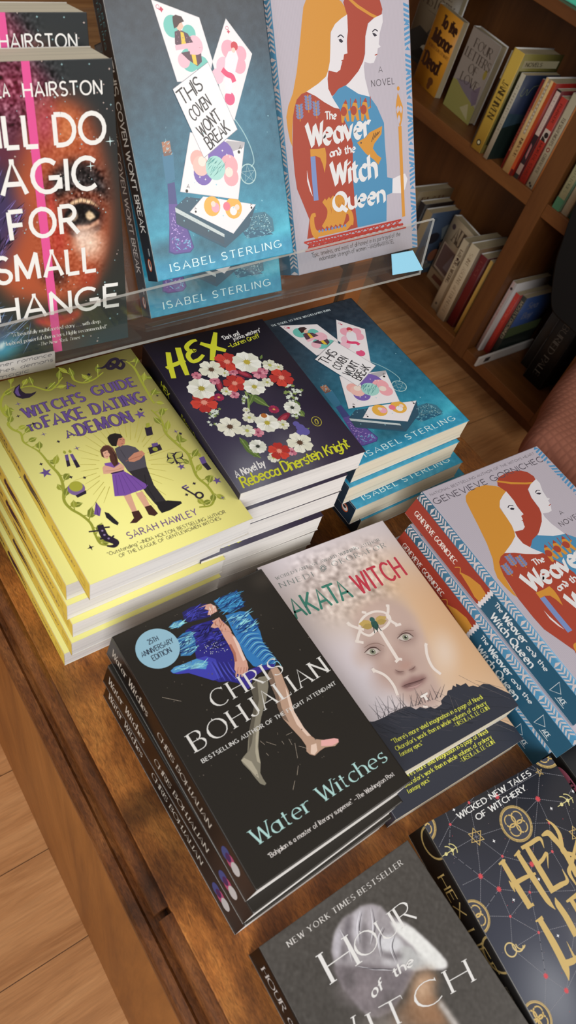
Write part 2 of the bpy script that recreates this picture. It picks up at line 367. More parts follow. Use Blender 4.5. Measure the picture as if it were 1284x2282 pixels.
class Art:
    """a printed face: coloured ground plus flat printed shapes laid on it, in mm (u across, v up)"""
    def __init__(self, w, l, corners=None, bgc=(200, 200, 200), res=None):
        self.w, self.l = w, l
        self.H = None; self.zm = (0, 0, 1)
        if corners is not None:
            A = []
            for (x, y), (u, v) in zip(corners, ((0, 0), (w, 0), (w, l), (0, l))):
                A.append([x, y, 1, 0, 0, 0, -u * x, -u * y, -u]); A.append([0, 0, 0, x, y, 1, -v * x, -v * y, -v])
            self.H = np.linalg.svd(np.array(A, float))[2][-1].reshape(3, 3)
        self.polys = []          # (pts, colour)
        self.layer = 0; self.lays = []
        self.ras = None; self.bgc = bgc
        if res:
            self.nu = int(round(w / res)) + 1; self.nv = int(round(l / res)) + 1
            self.U, self.V = np.meshgrid(np.linspace(0, w, self.nu), np.linspace(0, l, self.nv))
            self.ras = np.zeros((self.nv, self.nu, 3)) + np.array(bgc, float)
            self.res = res
    def z(self, ox, oy, s): self.zm = (ox, oy, s); return self
    def p(self, q):
        """read-off point -> mm on this face"""
        if self.H is None: return np.array(q, float)
        x = self.zm[0] + q[0] / self.zm[2]; y = self.zm[1] + q[1] / self.zm[2]
        h = self.H @ np.array([x, y, 1.0]); return h[:2] / h[2]
    def ps(self, L): return [self.p(q) for q in L]
    def mm(self, q, d):
        """size in mm of d read-off px around q"""
        a = self.p(q); return 0.5 * (np.hypot(*(self.p((q[0] + d, q[1])) - a)) + np.hypot(*(self.p((q[0], q[1] + d)) - a)))
    # raster ground
    def _mask(self, P):
        P = np.array(P); m = np.zeros(self.U.shape, bool); j = len(P) - 1
        for i in range(len(P)):
            x0, y0 = P[i]; x1, y1 = P[j]
            if y0 != y1:
                c = ((y0 > self.V) != (y1 > self.V)) & (self.U < (x1 - x0) * (self.V - y0) / (y1 - y0) + x0)
                m ^= c
            j = i
        return m.astype(float)
    def blur(self, m, mm_):
        k = int(mm_ / self.res)
        if k < 1: return m
        for _ in range(2):
            for ax in (0, 1):
                pad = [(0, 0)] * m.ndim; pad[ax] = (k, k)
                c = np.cumsum(np.pad(m, pad, mode='edge'), axis=ax)
                n = m.shape[ax]
                z = np.zeros_like(np.take(c, [0], axis=ax)); c = np.concatenate([z, c], axis=ax)
                hi = np.take(c, np.arange(2 * k + 1, 2 * k + 1 + n), axis=ax); lo = np.take(c, np.arange(0, n), axis=ax)
                m = (hi - lo) / (2 * k + 1)
        return m
    def put(self, m, c, a=1.0):
        m = np.clip(m * a, 0, 1)[..., None]; self.ras = self.ras * (1 - m) + np.array(c, float) * m
    def rpoly(self, L, c, soft=1.0, a=1.0): self.put(self.blur(self._mask(self.ps(L)), soft), c, a)
    def rell(self, c0, a1, a2, c, soft=0.5, a=1.0):
        """soft ellipse: centre and two conjugate axis end points; soft = share of the radius that fades"""
        c0, a1, a2 = self.p(c0), self.p(a1), self.p(a2)
        M = np.linalg.inv(np.stack([a1 - c0, a2 - c0], 1))
        x = M[0, 0] * (self.U - c0[0]) + M[0, 1] * (self.V - c0[1]); y = M[1, 0] * (self.U - c0[0]) + M[1, 1] * (self.V - c0[1])
        r = np.sqrt(x * x + y * y)
        t = np.clip((1 - r) / max(soft, 1e-3), 0, 1); self.put(t * t * (3 - 2 * t), c, a)
    def vgrad(self, stops, a=1.0):
        t = self.V / self.l; ks = [s[0] for s in stops]
        g = np.stack([np.interp(t, ks, [s[1][i] for s in stops]) for i in range(3)], -1)
        self.ras = self.ras * (1 - a) + g * a
    def grain(self, amp, mm_=1.0, seed=1, mask=None):
        r = np.random.default_rng(seed).normal(size=self.U.shape)
        r = self.blur(r, mm_); r /= r.std() + 1e-9
        k = r * amp if mask is None else r * amp * mask
        self.ras = np.clip(self.ras + k[..., None], 0, 255)
    def streaks(self, L, c, n, length, width, seed=1, ang=0.0, jit=0.3, a=0.7):
        """short printed strokes inside a polygon"""
        rng = np.random.default_rng(seed); P = np.array(self.ps(L)); lo, hi = P.min(0), P.max(0); k = 0
        for _ in range(n * 6):
            if k >= n: break
            q = lo + (hi - lo) * rng.random(2)
            if not inside(q, P): continue
            an = ang + rng.normal() * jit; ln = length * (0.5 + rng.random()); d = np.array([math.cos(an), math.sin(an)]) * ln / 2
            cc = np.array(c, float) * (0.8 + 0.4 * rng.random())
            self._poly(self._taper([q - d, q, q + d], width), cc, lay=1 + k % 3); k += 1
        self.layer += 4
    # vector shapes
    def _taper(self, pts, w):
        n = len(pts); hw = [w / 2 * max(0.12, math.sin(math.pi * i / (n - 1))) for i in range(n)]
        a, b = offset_strip(pts, hw); return list(a) + list(b[::-1])
    def _poly(self, P, c, lay=0):
        P = clip_rect(P, self.w, self.l)
        if len(P) >= 3: self.polys.append((np.array(P), tuple(c), self.layer + lay))
    def poly(self, L, c):
        self._poly(self.ps(L), c); self.layer += 1; return self
    def ell(self, c0, r, c, ry=None, n=20, rot=0.0, raw=False):
        """flat ellipse printed on the face, radius given in read-off px"""
        q = self.p(c0); a = r if raw else self.mm(c0, r); b = a if ry is None else (ry if raw else self.mm(c0, ry))
        P = [(q[0] + a * math.cos(t) * math.cos(rot) - b * math.sin(t) * math.sin(rot), q[1] + a * math.cos(t) * math.sin(rot) + b * math.sin(t) * math.cos(rot)) for t in [2 * math.pi * i / n for i in range(n)]]
        self._poly(P, c); self.layer += 1; return self
    def ring(self, c0, r, wd, c, a0=0, a1=360, n=30, ry=None):
        q = self.p(c0); R = self.mm(c0, r); R2 = R if ry is None else self.mm(c0, ry)
        pts = [(q[0] + R * math.cos(math.radians(a0 + (a1 - a0) * i / n)), q[1] + R2 * math.sin(math.radians(a0 + (a1 - a0) * i / n))) for i in range(n + 1)]
        self._strip(pts, [wd / 2] * len(pts), c); self.layer += 1
    def _strip(self, pts, hw, c, lay=0):
        a, b = offset_strip(pts, hw)
        for i in range(len(pts) - 1): self._poly([a[i], b[i], b[i + 1], a[i + 1]], c, lay)
    def stroke(self, L, wd, c, taper=None, smooth=False, raw=False):
        """wd in mm; taper = list of width factors along the stroke"""
        P = [np.array(q, float) for q in L] if raw else self.ps(L)
        if smooth: P = spline(P, 6)
        n = len(P)
        f = [1.0] * n if taper is None else list(np.interp(np.linspace(0, 1, n), np.linspace(0, 1, len(taper)), taper))
        self._strip(P, [wd / 2 * x for x in f], c); self.layer += 1; return self
    def star(self, c0, r, c, n=5, inner=0.4, rot=0.0):
        q = self.p(c0); R = self.mm(c0, r)
        P = [(q[0] + R * (1 if i % 2 == 0 else inner) * math.sin(rot + math.pi * i / n), q[1] + R * (1 if i % 2 == 0 else inner) * math.cos(rot + math.pi * i / n)) for i in range(2 * n)]
        self._poly(P, c); self.layer += 1
    def leaf(self, a, b, wd, c, raw=False, vein=None):
        if not raw: a, b = self.p(a), self.p(b)
        a = np.array(a, float); b = np.array(b, float)
        d = b - a; nrm = np.array([-d[1], d[0]])
        L = np.hypot(*d) or 1; nrm /= L
        P = [a, a + d * .3 + nrm * wd * .42, a + d * .6 + nrm * wd * .45, b, a + d * .6 - nrm * wd * .45, a + d * .3 - nrm * wd * .42]
        self._poly(P, c); self.layer += 1
        if vein: self._strip([a, b], [wd * .06] * 2, vein); self.layer += 1
    def text(self, s, p0, p1, cap, c, style='mono', wt=0.13, track=0.17, space=0.42, raw=False, outline=None, ow=0.0, slant=0.0, seg=8, jitter=0.0, hscale=None):
        """write s with its baseline from p0 to p1; cap = a point at capital height above p0"""
        P0, P1, PC = ([np.array(q, float) for q in (p0, p1, cap)] if raw else self.ps([p0, p1, cap]))
        ex = P1 - P0; Lx = np.hypot(*ex); ex /= Lx
        ey = np.array([-ex[1], ex[0]])
        H = abs((PC - P0) @ ey)
        adv = []; x = 0.0
        for ch in s:
            if ch == ' ': adv.append((ch, x)); x += space; continue
            if adv:
                pr = adv[-1][0]
                if pr in 'FTPVWY' and ch in 'Aaoe': x -= 0.13
                elif pr == 'A' and ch in 'TVWY': x -= 0.12
                elif pr == 'L' and ch in 'TY': x -= 0.1
            g, mx = glyph(ch, seg); adv.append((ch, x)); x += mx + track
        tot = x - track
        sx = Lx / max(tot, 1e-6)
        rng = random.Random(hash(s) % 1000 if False else sum(map(ord, s)))
        W = wt * H
        passes = [(outline, ow)] if outline else []
        passes.append((c, 0.0))
        for colr, grow in passes:
            for ch, ax in adv:
                if ch == ' ': continue
                g, mx = glyph(ch, seg)
                jy = rng.uniform(-jitter, jitter); js = 1 + rng.uniform(-jitter, jitter) * .6
                for st in g:
                    q = [np.array(((ax + a + slant * b) * sx, (b * js + jy) * H)) for a, b in st]
                    self._pen(q, st, style, W, grow, colr, P0, ex, ey, H, sx)
            self.layer += 2
        return self
    def _pen(self, q, st, style, W, grow, c, P0, ex, ey, H, sx):
        put = lambda P, lay=0: self._poly([P0 + ex * a[0] + ey * a[1] for a in P], c, lay)
        Q = np.array(q)
        d = np.diff(Q, axis=0); L = np.hypot(d[:, 0], d[:, 1]); L[L == 0] = 1e-9; d = d / L[:, None]
        if style == 'nib' or style == 'nib2':
            an = math.radians(38 if style == 'nib' else 20); nv = np.array([math.cos(an), math.sin(an)]) * (W * 0.5 + grow)
            th = W * 0.14 + grow
            for i in range(len(Q) - 1):
                t = np.array([-d[i][1], d[i][0]]) * th; e = d[i] * th * 0.6
                a, b = Q[i] - e, Q[i + 1] + e
                s = 1 if np.dot(nv, t) >= 0 else -1
                m = nv + s * t
                put([a + m, a - m, b - m, b + m])
            return
        def wof(dv):
            if style == 'serif':
                k = abs(dv[1]) ** 1.6
                if dv[0] * dv[1] > 0 and abs(dv[0]) > .15: k *= 0.35     # upstrokes of diagonals stay thin
                return W * (0.24 + 0.76 * k)
            if style == 'bold': return W * (0.55 + 0.45 * abs(dv[1]))
            return W
        hw = []
        for i in range(len(Q)):
            dv = d[0] if i == 0 else d[-1] if i == len(Q) - 1 else (d[i - 1] + d[i])
            dv = dv / (np.hypot(*dv) or 1)
            hw.append(wof(dv) / 2 + grow)
        if len(Q) == 2:
            P = [Q[0], Q[1]]
            if style in ('mono', 'brush', 'bold'):
                e = d[0] * (W * (0.25 if style == 'brush' else 0.30 if abs(d[0][0]) < .93 and abs(d[0][0]) > .1 else 0.0) + grow); P = [Q[0] - e, Q[1] + e]
            a, b = offset_strip(P, hw)
        else:
            a, b = offset_strip(Q, hw)
        A = list(a); Bq = list(b)
        for i in range(len(A) - 1):
            # square joints at sharp corners
            if 0 < i < len(d) and abs(d[i - 1] @ d[i]) < 0.8:
                r = hw[i]
                put([Q[i] + (r, r), Q[i] + (-r, r), Q[i] + (-r, -r), Q[i] + (r, -r)], 0)
            put([A[i], Bq[i], Bq[i + 1], A[i + 1]], 0)
        if style == 'brush':
            for k in (0, -1):
                r = hw[k]; put([Q[k] + (r * math.cos(t), r * math.sin(t)) for t in [math.pi * 2 * i / 8 for i in range(8)]], 0)
        if style in ('serif', 'bold'):
            for k in (0, -1):
                y = st[k][1]; dv = d[0] if k == 0 else d[-1]
                ends = abs(y) < .02 or abs(y - 1) < .05 or abs(y - .64) < .02
                if ends and abs(dv[1]) > 0.75:
                    tk = W * (0.2 if style == 'serif' else .3) / 2 + grow; hwid = hw[k] + W * (0.55 if style == 'serif' else .3)
                    yy = Q[k][1] + (tk if abs(y) < .02 else -tk)
                    if y > .5 and abs(y - .64) < .02: put([(Q[k][0] - hwid, yy - tk), (Q[k][0] + hw[k], yy - tk), (Q[k][0] + hw[k], yy + tk), (Q[k][0] - hwid, yy + tk)], 1)
                    else: put([(Q[k][0] - hwid, yy - tk), (Q[k][0] + hwid, yy - tk), (Q[k][0] + hwid, yy + tk), (Q[k][0] - hwid, yy + tk)], 1)
                elif style == 'serif' and (abs(y - 1) < .05 or abs(y) < .02 or abs(y - .52) < .02) and abs(dv[0]) > .9 and len(st) == 2 and abs(st[0][1] - st[1][1]) < .01 and k == -1 and abs(y) + abs(y - 1) < 1.1:
                    x = Q[k][0]; s = 1 if y < .3 else -1
                    put([(x - W * .12, Q[k][1]), (x + W * .12, Q[k][1]), (x + W * .16, Q[k][1] + s * W * 1.1), (x + W * .02, Q[k][1] + s * W * .9)], 1)
                elif style == 'serif' and len(st) > 6 and k == 0 and abs(dv[1]) < .95 and st[0][0] != st[-1][0] and y > .4:
                    x, yv = Q[k]; put([(x - W * .1, yv + W * .5), (x + W * .2, yv + W * .7), (x + W * .2, yv - W * .5), (x - W * .1, yv - W * .1)], 1)

def inside(q, P):
    r = False; j = len(P) - 1
    for i in range(len(P)):
        if (P[i][1] > q[1]) != (P[j][1] > q[1]) and q[0] < (P[j][0] - P[i][0]) * (q[1] - P[i][1]) / (P[j][1] - P[i][1]) + P[i][0]: r = not r
        j = i
    return r
def spline(P, k=6):
    P = [np.array(p, float) for p in P]; out = []
    for i in range(len(P) - 1):
        a = P[i - 1] if i else 2 * P[0] - P[1]; b, c = P[i], P[i + 1]; d = P[i + 2] if i + 2 < len(P) else 2 * P[-1] - P[-2]
        for j in range(k):
            t = j / k
            out.append(0.5 * (2 * b + (c - a) * t + (2 * a - 5 * b + 4 * c - d) * t * t + (3 * b - a - 3 * c + d) * t ** 3))
    return out + [P[-1]]
def clip_rect(P, w, l):
    P = [tuple(q) for q in P]
    if all(0 <= q[0] <= w and 0 <= q[1] <= l for q in P): return P
    for ax, val, sg in ((0, 0, 1), (0, w, -1), (1, 0, 1), (1, l, -1)):
        out = []
        for i in range(len(P)):
            a, b = P[i - 1], P[i]; ia = (a[ax] - val) * sg >= 0; ib = (b[ax] - val) * sg >= 0
            if ia != ib:
                t = (val - a[ax]) / (b[ax] - a[ax]); q = [a[0] + (b[0] - a[0]) * t, a[1] + (b[1] - a[1]) * t]; q[ax] = val; out.append(tuple(q))
            if ib: out.append(b)
        P = out
        if not P: return []
    return P

def face_mesh(name, art, to3, slab=None, grid=(2, 2), step=0.012):
    """printed face -> one mesh with a colour per vertex. to3(u, v, h) maps mm to mm in book space"""
    V, F, C = [], [], []
    nf = 0
    if art.ras is not None:
        nu, nv = art.nu, art.nv; cols = lin_arr(art.ras).reshape(-1, 3)
    else:
        nu, nv = grid; cols = None
    us = np.linspace(0, art.w, nu); vs = np.linspace(0, art.l, nv)
    UU, VV = np.meshgrid(us, vs)
    G = to3(UU.ravel(), VV.ravel(), np.zeros(nu * nv))
    V.append(G)
    C.append(np.hstack([cols, np.ones((len(cols), 1))]) if cols is not None else np.tile(np.array(lin(art.bgc)), (nu * nv, 1)))
    idx = np.arange(nu * nv).reshape(nv, nu)
    loops = [np.stack([idx[:-1, :-1], idx[:-1, 1:], idx[1:, 1:], idx[1:, :-1]], -1).reshape(-1, 4)]
    n = nu * nv
    quads = [loops[0]]; ngons = []
    # thickness of the card below the printed side
    if slab:
        B = to3(UU.ravel(), VV.ravel(), np.full(nu * nv, -slab)); V.append(B)
        C.append(np.tile(np.array(lin((214, 210, 204))), (nu * nv, 1)))
        quads.append((idx + n)[:, ::-1][:-1, :-1].reshape(-1, 1) * 0 + np.stack([(idx + n)[:-1, :-1], (idx + n)[1:, :-1], (idx + n)[1:, 1:], (idx + n)[:-1, 1:]], -1).reshape(-1, 4))
        ring = np.concatenate([idx[0, :-1], idx[:-1, -1], idx[-1, :0:-1], idx[:0:-1, 0]])
        nx = np.roll(ring, -1)
        quads.append(np.stack([ring, ring + n, nx + n, nx], -1))
        n *= 2
    # printed shapes that overlap lie on one another in the order they were printed
    groups = {}
    for P, c, lay in art.polys: groups.setdefault(lay, []).append((P, c))
    done = []; level = {}
    for lay in sorted(groups):
        bb = [np.concatenate([P.min(0), P.max(0)]) for P, c in groups[lay]]
        lo = np.min([b[:2] for b in bb], 0); hi = np.max([b[2:] for b in bb], 0)
        k = 0
        for lo2, hi2, k2 in done:
            if k2 >= k and lo[0] < hi2[0] and lo2[0] < hi[0] and lo[1] < hi2[1] and lo2[1] < hi[1]: k = k2 + 1
        done.append((lo, hi, k)); level[lay] = k
    for ip, (P, c, lay) in enumerate(art.polys):
        h = 0.03 + step * level[lay] + 0.002 * (ip % 5)      # overlapping strokes never share one plane
        a = 0.5 * float(np.sum(P[:, 0] * np.roll(P[:, 1], -1) - np.roll(P[:, 0], -1) * P[:, 1]))
        if a < 0: P = P[::-1]
        k = len(P)
        V.append(to3(P[:, 0], P[:, 1], np.full(k, h)))
        C.append(np.tile(np.array(lin(c)), (k, 1)))
        ngons.append(np.arange(n, n + k)); n += k
    V = np.concatenate(V) * MM; C = np.concatenate(C)
    Q = np.concatenate(quads)
    lv = np.concatenate([Q.ravel()] + ngons) if ngons else Q.ravel()
    cnt = np.concatenate([np.full(len(Q), 4)] + [np.array([len(g) for g in ngons], int)]) if ngons else np.full(len(Q), 4)
    me = bpy.data.meshes.new(name)
    me.vertices.add(len(V)); me.vertices.foreach_set('co', V.astype(np.float32).ravel())
    me.loops.add(len(lv)); me.loops.foreach_set('vertex_index', lv.astype(np.int32))
    me.polygons.add(len(cnt))
    st = np.concatenate([[0], np.cumsum(cnt)[:-1]])
    me.polygons.foreach_set('loop_start', st.astype(np.int32)); me.polygons.foreach_set('loop_total', cnt.astype(np.int32))
    me.update(calc_edges=True)
    at = me.color_attributes.new('ink', 'FLOAT_COLOR', 'POINT'); at.data.foreach_set('color', C.astype(np.float32).ravel())
    me.validate()
    return me

def make_book(kind, label, cat, w, l, t, front, spine, back_c, ink, paper, mat, group=None, bulge=0.0, skew=0.0, cover_t=0.45, hard=0.0):
    """a bound book lying in its own frame: x across from the spine, y up the page, z front cover outwards.
    skew shifts the bottom of the spine towards -x"""
    r = thing(kind, label, cat, mat, group)
    sk = lambda z: skew * (1 - z / t)
    m = 1.0 if not hard else 3.0
    pm = PM()
    z0, z1 = cover_t, t - cover_t
    x0, x1 = 0.5, w - m; y0, y1 = (m if hard else 0.4), l - (m if hard else 0.4)
    nz = 8
    n = 0
    # page block with a slightly hollow fore-edge
    prof = []
    for i in range(nz + 1):
        z = z0 + (z1 - z0) * i / nz; b = -0.8 * (1 - (2 * i / nz - 1) ** 2) if hard else 0.0
        prof.append((x1 + b - sk(z), z))
    prof = [(x0 - sk(z0), z0)] + prof + [(x0 - sk(z1), z1)]
    pm.sweep([(a * MM, b * MM) for a, b in prof], y0 * MM, y1 * MM)
    link('page_block', pm.mesh('page_block'), r, [paper])
    # front cover, printed side outwards
    link('front_cover', face_mesh('front_cover', front, lambda u, v, h: np.stack([u - sk(t), v, t + h], -1), slab=cover_t * .9), r, [ink])
    bk = Art(w, l, None, back_c)
    link('back_cover', face_mesh('back_cover', bk, lambda u, v, h: np.stack([w - u - sk(0), v, -h], -1), slab=cover_t * .9), r, [ink])
    def sp(u, v, h):      # u runs from head to tail, v from back cover to front cover
        return np.stack([-bulge * (1 - (2 * v / t - 1) ** 2) - h - skew * (1 - v / t), l - u, v], -1)
    link('spine', face_mesh('spine', spine, sp, slab=cover_t * .9, grid=(3, 9)), r, [ink])
    return r

# ------------------------------------------------------------------ printed designs
B_CORNERS = [(526.0, 1120.5), (815.5, 1006.0), (594.0, 708.6), (309.0, 774.0)]
C_CORNERS = [(796.3, 1039.0), (1046.5, 937.0), (783.0, 663.9), (535.9, 729.5)]
D_CORNERS = [(1334.4, 1576.2), (1585.9, 1407.0), (1198.0, 994.0), (940.0, 1095.5)]
WHITE = (236, 233, 230); INKY = (34, 30, 30)

def design_yellow():
    """vines, stars and a couple back to back on yellow"""
    A = Art(137, 210, [(201, 1303), (563, 1156), (290.6, 776.5), (-50, 863)], (230, 223, 134))
    A.z(0, 760, 2.14)
    OL, OL2, PU, DK = (160, 164, 58), (128, 136, 48), (102, 78, 140), (44, 34, 52)
    rng = random.Random(3)
    # rays behind the couple
    for i in range(40):
        t = 2 * math.pi * i / 40; r0, r1 = (118, 205) if i % 2 else (130, 250)
        if 1.15 < t < 1.95: continue
        cx, cy = 590, 590
        a = (cx + r0 * math.cos(t) - 14 * math.sin(t), cy + r0 * 1.0 * math.sin(t)); b = (cx + r1 * math.cos(t), cy + r1 * math.sin(t))
        A.stroke([a, b], 0.55, (194, 184, 84), taper=[1, .4])
    # vines
    def vine(L, leaves, wd=2.2, ln=44, seed=1):
        q = spline(L, 8); rg = random.Random(seed)
        A.stroke(L, wd, OL, taper=[.5, 1, 1, .9, .6], smooth=True)
        for k in range(leaves):
            i = int((k + .5) / leaves * (len(q) - 2)); p = q[i]; d = q[i + 1] - q[i]; d = d / np.hypot(*d)
            s = 1 if k % 2 else -1; an = math.radians(48 + rg.uniform(-14, 14)) * s
            e = np.array([d[0] * math.cos(an) - d[1] * math.sin(an), d[0] * math.sin(an) + d[1] * math.cos(an)])
            if e[1] > 0.5: e = -e
            L0 = ln * rg.uniform(.8, 1.25); m = p + e * L0 * .35
            A.stroke([p, m], .9, OL); A.leaf(m, p + e * L0 * 1.35, 5.2, OL2 if k % 3 else OL, vein=(186, 190, 92))
    vine([(70, 215), (25, 245), (4, 300), (20, 345), (52, 372), (40, 395), (60, 420), (100, 440), (112, 478), (140, 500)], 9, seed=2)
    vine([(140, 500), (190, 530), (240, 590), (285, 640), (305, 700), (308, 760), (340, 800), (390, 830), (435, 870), (455, 920), (480, 965), (520, 975)], 16, seed=4)
    vine([(600, 95), (640, 130), (672, 190), (700, 240), (722, 280), (735, 300)], 7, seed=5)
    vine([(722, 330), (770, 380), (790, 440), (840, 490), (895, 540), (915, 590), (940, 650), (990, 695), (1020, 745), (1005, 785), (950, 795)], 16, seed=6)
    vine([(75, 230), (150, 215), (230, 236), (268, 212), (300, 172)], 5, wd=1.6, seed=7)
    vine([(335, 150), (352, 185), (400, 200), (450, 182), (492, 150)], 5, wd=1.6, seed=8)
    # moon, snake
    A.poly([(95, 205), (72, 222), (64, 245), (78, 266), (108, 276), (142, 270), (168, 252), (174, 240), (150, 250), (122, 250), (104, 238), (96, 222)], DK)
    A.poly([(92, 212), (76, 228), (72, 246), (84, 260), (100, 262), (92, 250), (88, 232)], PU)
    A.stroke([(462, 130), (490, 128), (512, 112), (530, 92), (555, 86), (562, 105), (535, 130), (514, 128), (520, 108), (548, 118), (575, 132), (590, 112), (575, 92), (605, 92)], 3.0, DK, taper=[.4, 1, 1.2, 1.2, 1.2, 1, .3], smooth=True)
    # title
    def tt(s, a, b, c): A.text(s, a, b, c, PU, 'bold', wt=.19, track=.28, outline=DK, ow=.28)
    tt('A', (324, 229), (357, 218), (313, 200))
    tt("WITCH'S", (128, 366), (410, 284), (97, 326)); tt('GUIDE', (452, 262), (652, 214), (424, 222))
    tt('TO', (146, 432), (204, 414), (132, 404)); tt('FAKE', (226, 411), (412, 364), (196, 362)); tt('DATING', (452, 350), (697, 286), (424, 304))
    tt('A', (327, 464), (359, 452), (316, 432)); tt('DEMON', (380, 452), (634, 384), (350, 402))
    # the couple
    SK, SK2 = (206, 140, 112), (232, 178, 150)
    A.poly([(612, 622), (700, 600), (735, 690), (790, 762), (800, 800), (768, 800), (740, 778), (700, 730), (650, 660)], (52, 48, 52))
    A.poly([(742, 770), (800, 762), (862, 766), (868, 776), (812, 808), (772, 822), (756, 802)], (36, 33, 36))
    A.poly([(548, 515), (575, 500), (608, 498), (645, 508), (690, 548), (700, 602), (640, 618), (612, 624), (590, 592), (562, 560)], (86, 82, 92))
    A.poly([(612, 562), (640, 536), (676, 524), (692, 540), (668, 566), (640, 578), (616, 576)], SK)
    A.poly([(552, 468), (578, 454), (596, 470), (596, 492), (574, 506), (556, 496)], SK)
    A.poly([(512, 462), (524, 448), (548, 441), (575, 446), (586, 460), (566, 466), (560, 482), (556, 504), (534, 502), (520, 484)], (36, 30, 30))
    A.poly([(590, 738), (624, 730), (656, 815), (634, 822)], SK2); A.poly([(648, 728), (680, 718), (716, 786), (694, 800)], SK2)
    A.poly([(628, 816), (662, 808), (682, 842), (652, 868), (620, 870), (640, 845)], (72, 42, 36)); A.poly([(690, 792), (720, 784), (754, 824), (738, 836), (710, 830)], (72, 42, 36))
    A.poly([(535, 640), (595, 624), (640, 648), (706, 690), (692, 706), (650, 720), (600, 738), (548, 742)], (128, 84, 172))
    for k in range(5): A.stroke([(552 + k * 14, 642 - k * 3), (565 + k * 30, 736 - k * 8)], .35, (98, 62, 140))
    A.poly([(498, 585), (560, 575), (588, 598), (594, 624), (538, 640), (512, 612)], (132, 90, 176))
    A.poly([(490, 605), (500, 594), (545, 606), (576, 584), (594, 600), (590, 622), (545, 632), (495, 636)], SK2)
    A.poly([(478, 522), (494, 502), (518, 498), (540, 512), (556, 542), (566, 588), (546, 602), (528, 575), (520, 545), (500, 560), (486, 552)], (86, 52, 44))
    A.poly([(490, 532), (512, 522), (526, 544), (514, 564), (498, 558)], SK2)
    # features
    A.stroke([(570, 474), (580, 470)], .5, DK); A.stroke([(586, 472), (593, 474)], .45, DK); A.stroke([(570, 466), (582, 462)], .45, DK); A.stroke([(578, 492), (588, 490)], .5, (150, 80, 70)); A.stroke([(584, 476), (590, 484)], .35, (160, 100, 80))
    A.stroke([(500, 538), (508, 534)], .45, DK); A.stroke([(514, 534), (521, 533)], .45, DK); A.stroke([(506, 554), (516, 551)], .5, (170, 70, 70))
    A.stroke([(492, 506), (512, 500), (534, 512), (548, 540)], .9, (120, 80, 64), smooth=True); A.stroke([(540, 530), (552, 560), (556, 590)], .7, (58, 34, 30), smooth=True)
    A.stroke([(530, 634), (590, 620)], 1.3, (60, 40, 76)); A.stroke([(600, 575), (640, 560), (676, 548)], .5, (168, 104, 82), smooth=True); A.stroke([(504, 622), (548, 618), (584, 606)], .45, (196, 140, 118), smooth=True)
    A.stroke([(690, 640), (700, 690), (740, 760)], .5, (34, 32, 36), smooth=True); A.stroke([(575, 520), (600, 560)], .5, (64, 60, 70))
    # charms
    A.poly([(310, 545), (325, 541), (338, 596), (322, 601)], PU); A.poly([(316, 572), (331, 569), (338, 596), (322, 601)], DK)
    A.poly([(334, 541), (348, 538), (384, 600), (366, 606)], PU); A.poly([(350, 570), (365, 567), (384, 600), (366, 606)], DK)
    A.leaf((312, 540), (306, 522), 2.6, OL); A.leaf((338, 536), (332, 518), 2.6, OL)
    A.ell((366, 705), 36, (132, 104, 158), n=26); A.ell((364, 694), 28, (176, 176, 62), n=22); A.poly([(362, 738), (412, 712), (414, 728), (372, 748)], DK)
    A.poly([(459, 768), (484, 802), (478, 836), (450, 826)], (118, 80, 160)); A.stroke([(459, 768), (470, 835)], .3, DK)
    A.poly([(500, 816), (520, 822), (568, 868), (562, 880), (538, 868), (508, 842)], (40, 36, 40))
    A.stroke([(480, 878), (488, 905), (505, 935), (535, 950), (556, 962), (545, 978), (512, 978)], 5.5, DK, taper=[.8, 1, 1, .9, .6, .2], smooth=True)
    for a, b in (((470, 905), (425, 910)), ((500, 890), (525, 888)), ((505, 938), (478, 945)), ((530, 945), (545, 928))): A.stroke([a, b], 1.3, DK)
    for q in ((490, 905), (500, 925), (520, 942)): A.ell(q, 5, (158, 138, 178), n=8)
    A.poly([(690, 415), (722, 410), (730, 448), (700, 456)], DK); A.poly([(696, 396), (712, 392), (716, 412), (698, 416)], OL)
    A.poly([(706, 512), (762, 494), (774, 520), (716, 542)], DK); A.ell((740, 518), 11, OL, n=12); A.poly([(722, 492), (750, 486), (756, 500), (728, 508)], PU)
    for a, b, w_ in (((832, 566), (800, 535), 7), ((832, 566), (795, 580), 6), ((836, 562), (868, 530), 7), ((838, 566), (880, 580), 6)): A.leaf(a, b, w_ + 1.4, DK); A.leaf(a, b, w_ - 1.4, (190, 188, 96))
    A.stroke([(824, 545), (846, 590)], 1.3, DK)
    A.stroke([(868, 700), (935, 740)], 1.5, DK); A.ring((950, 738), 15, 1.6, DK); A.stroke([(868, 700), (890, 690)], 1.2, PU); A.stroke([(880, 708), (900, 698)], 1.2, PU)
    A.poly([(948, 560), (972, 552), (985, 582), (962, 590)], PU); A.poly([(962, 590), (985, 582), (1008, 612), (990, 620)], DK); A.leaf((955, 556), (946, 536), 2.6, OL)
    for q, r in (((220, 628), 28), ((668, 352), 24), ((865, 602), 18), ((1034, 668), 20)): A.star(q, r, PU)
    for q, r in (((368, 512), 16), ((210, 445), 14), ((1060, 750), 14), ((838, 434), 13), ((88, 300), 14)): A.star(q, r, PU, 4, .18)
    for q, r in (((435, 984), 17), ((88, 358), 10), ((222, 224), 8), ((750, 262), 8)): A.star(q, r, DK, 4, .3)
    for q in ((198, 587), (405, 652), (672, 328), (860, 444), (926, 682), (424, 160), (340, 650), (890, 735), (160, 395), (280, 480)): A.star(q, 9, DK, 4, .5)
    A.text('SARAH HAWLEY', (618, 944), (944, 828), (607, 914), (122, 88, 142), wt=.15, track=.24)
    A.text('"Outstanding."~INDIA HOLTON, BESTSELLING AUTHOR', (520, 1024), (1076, 822), (514, 1008), (70, 62, 56), wt=.13, track=.2, seg=5)
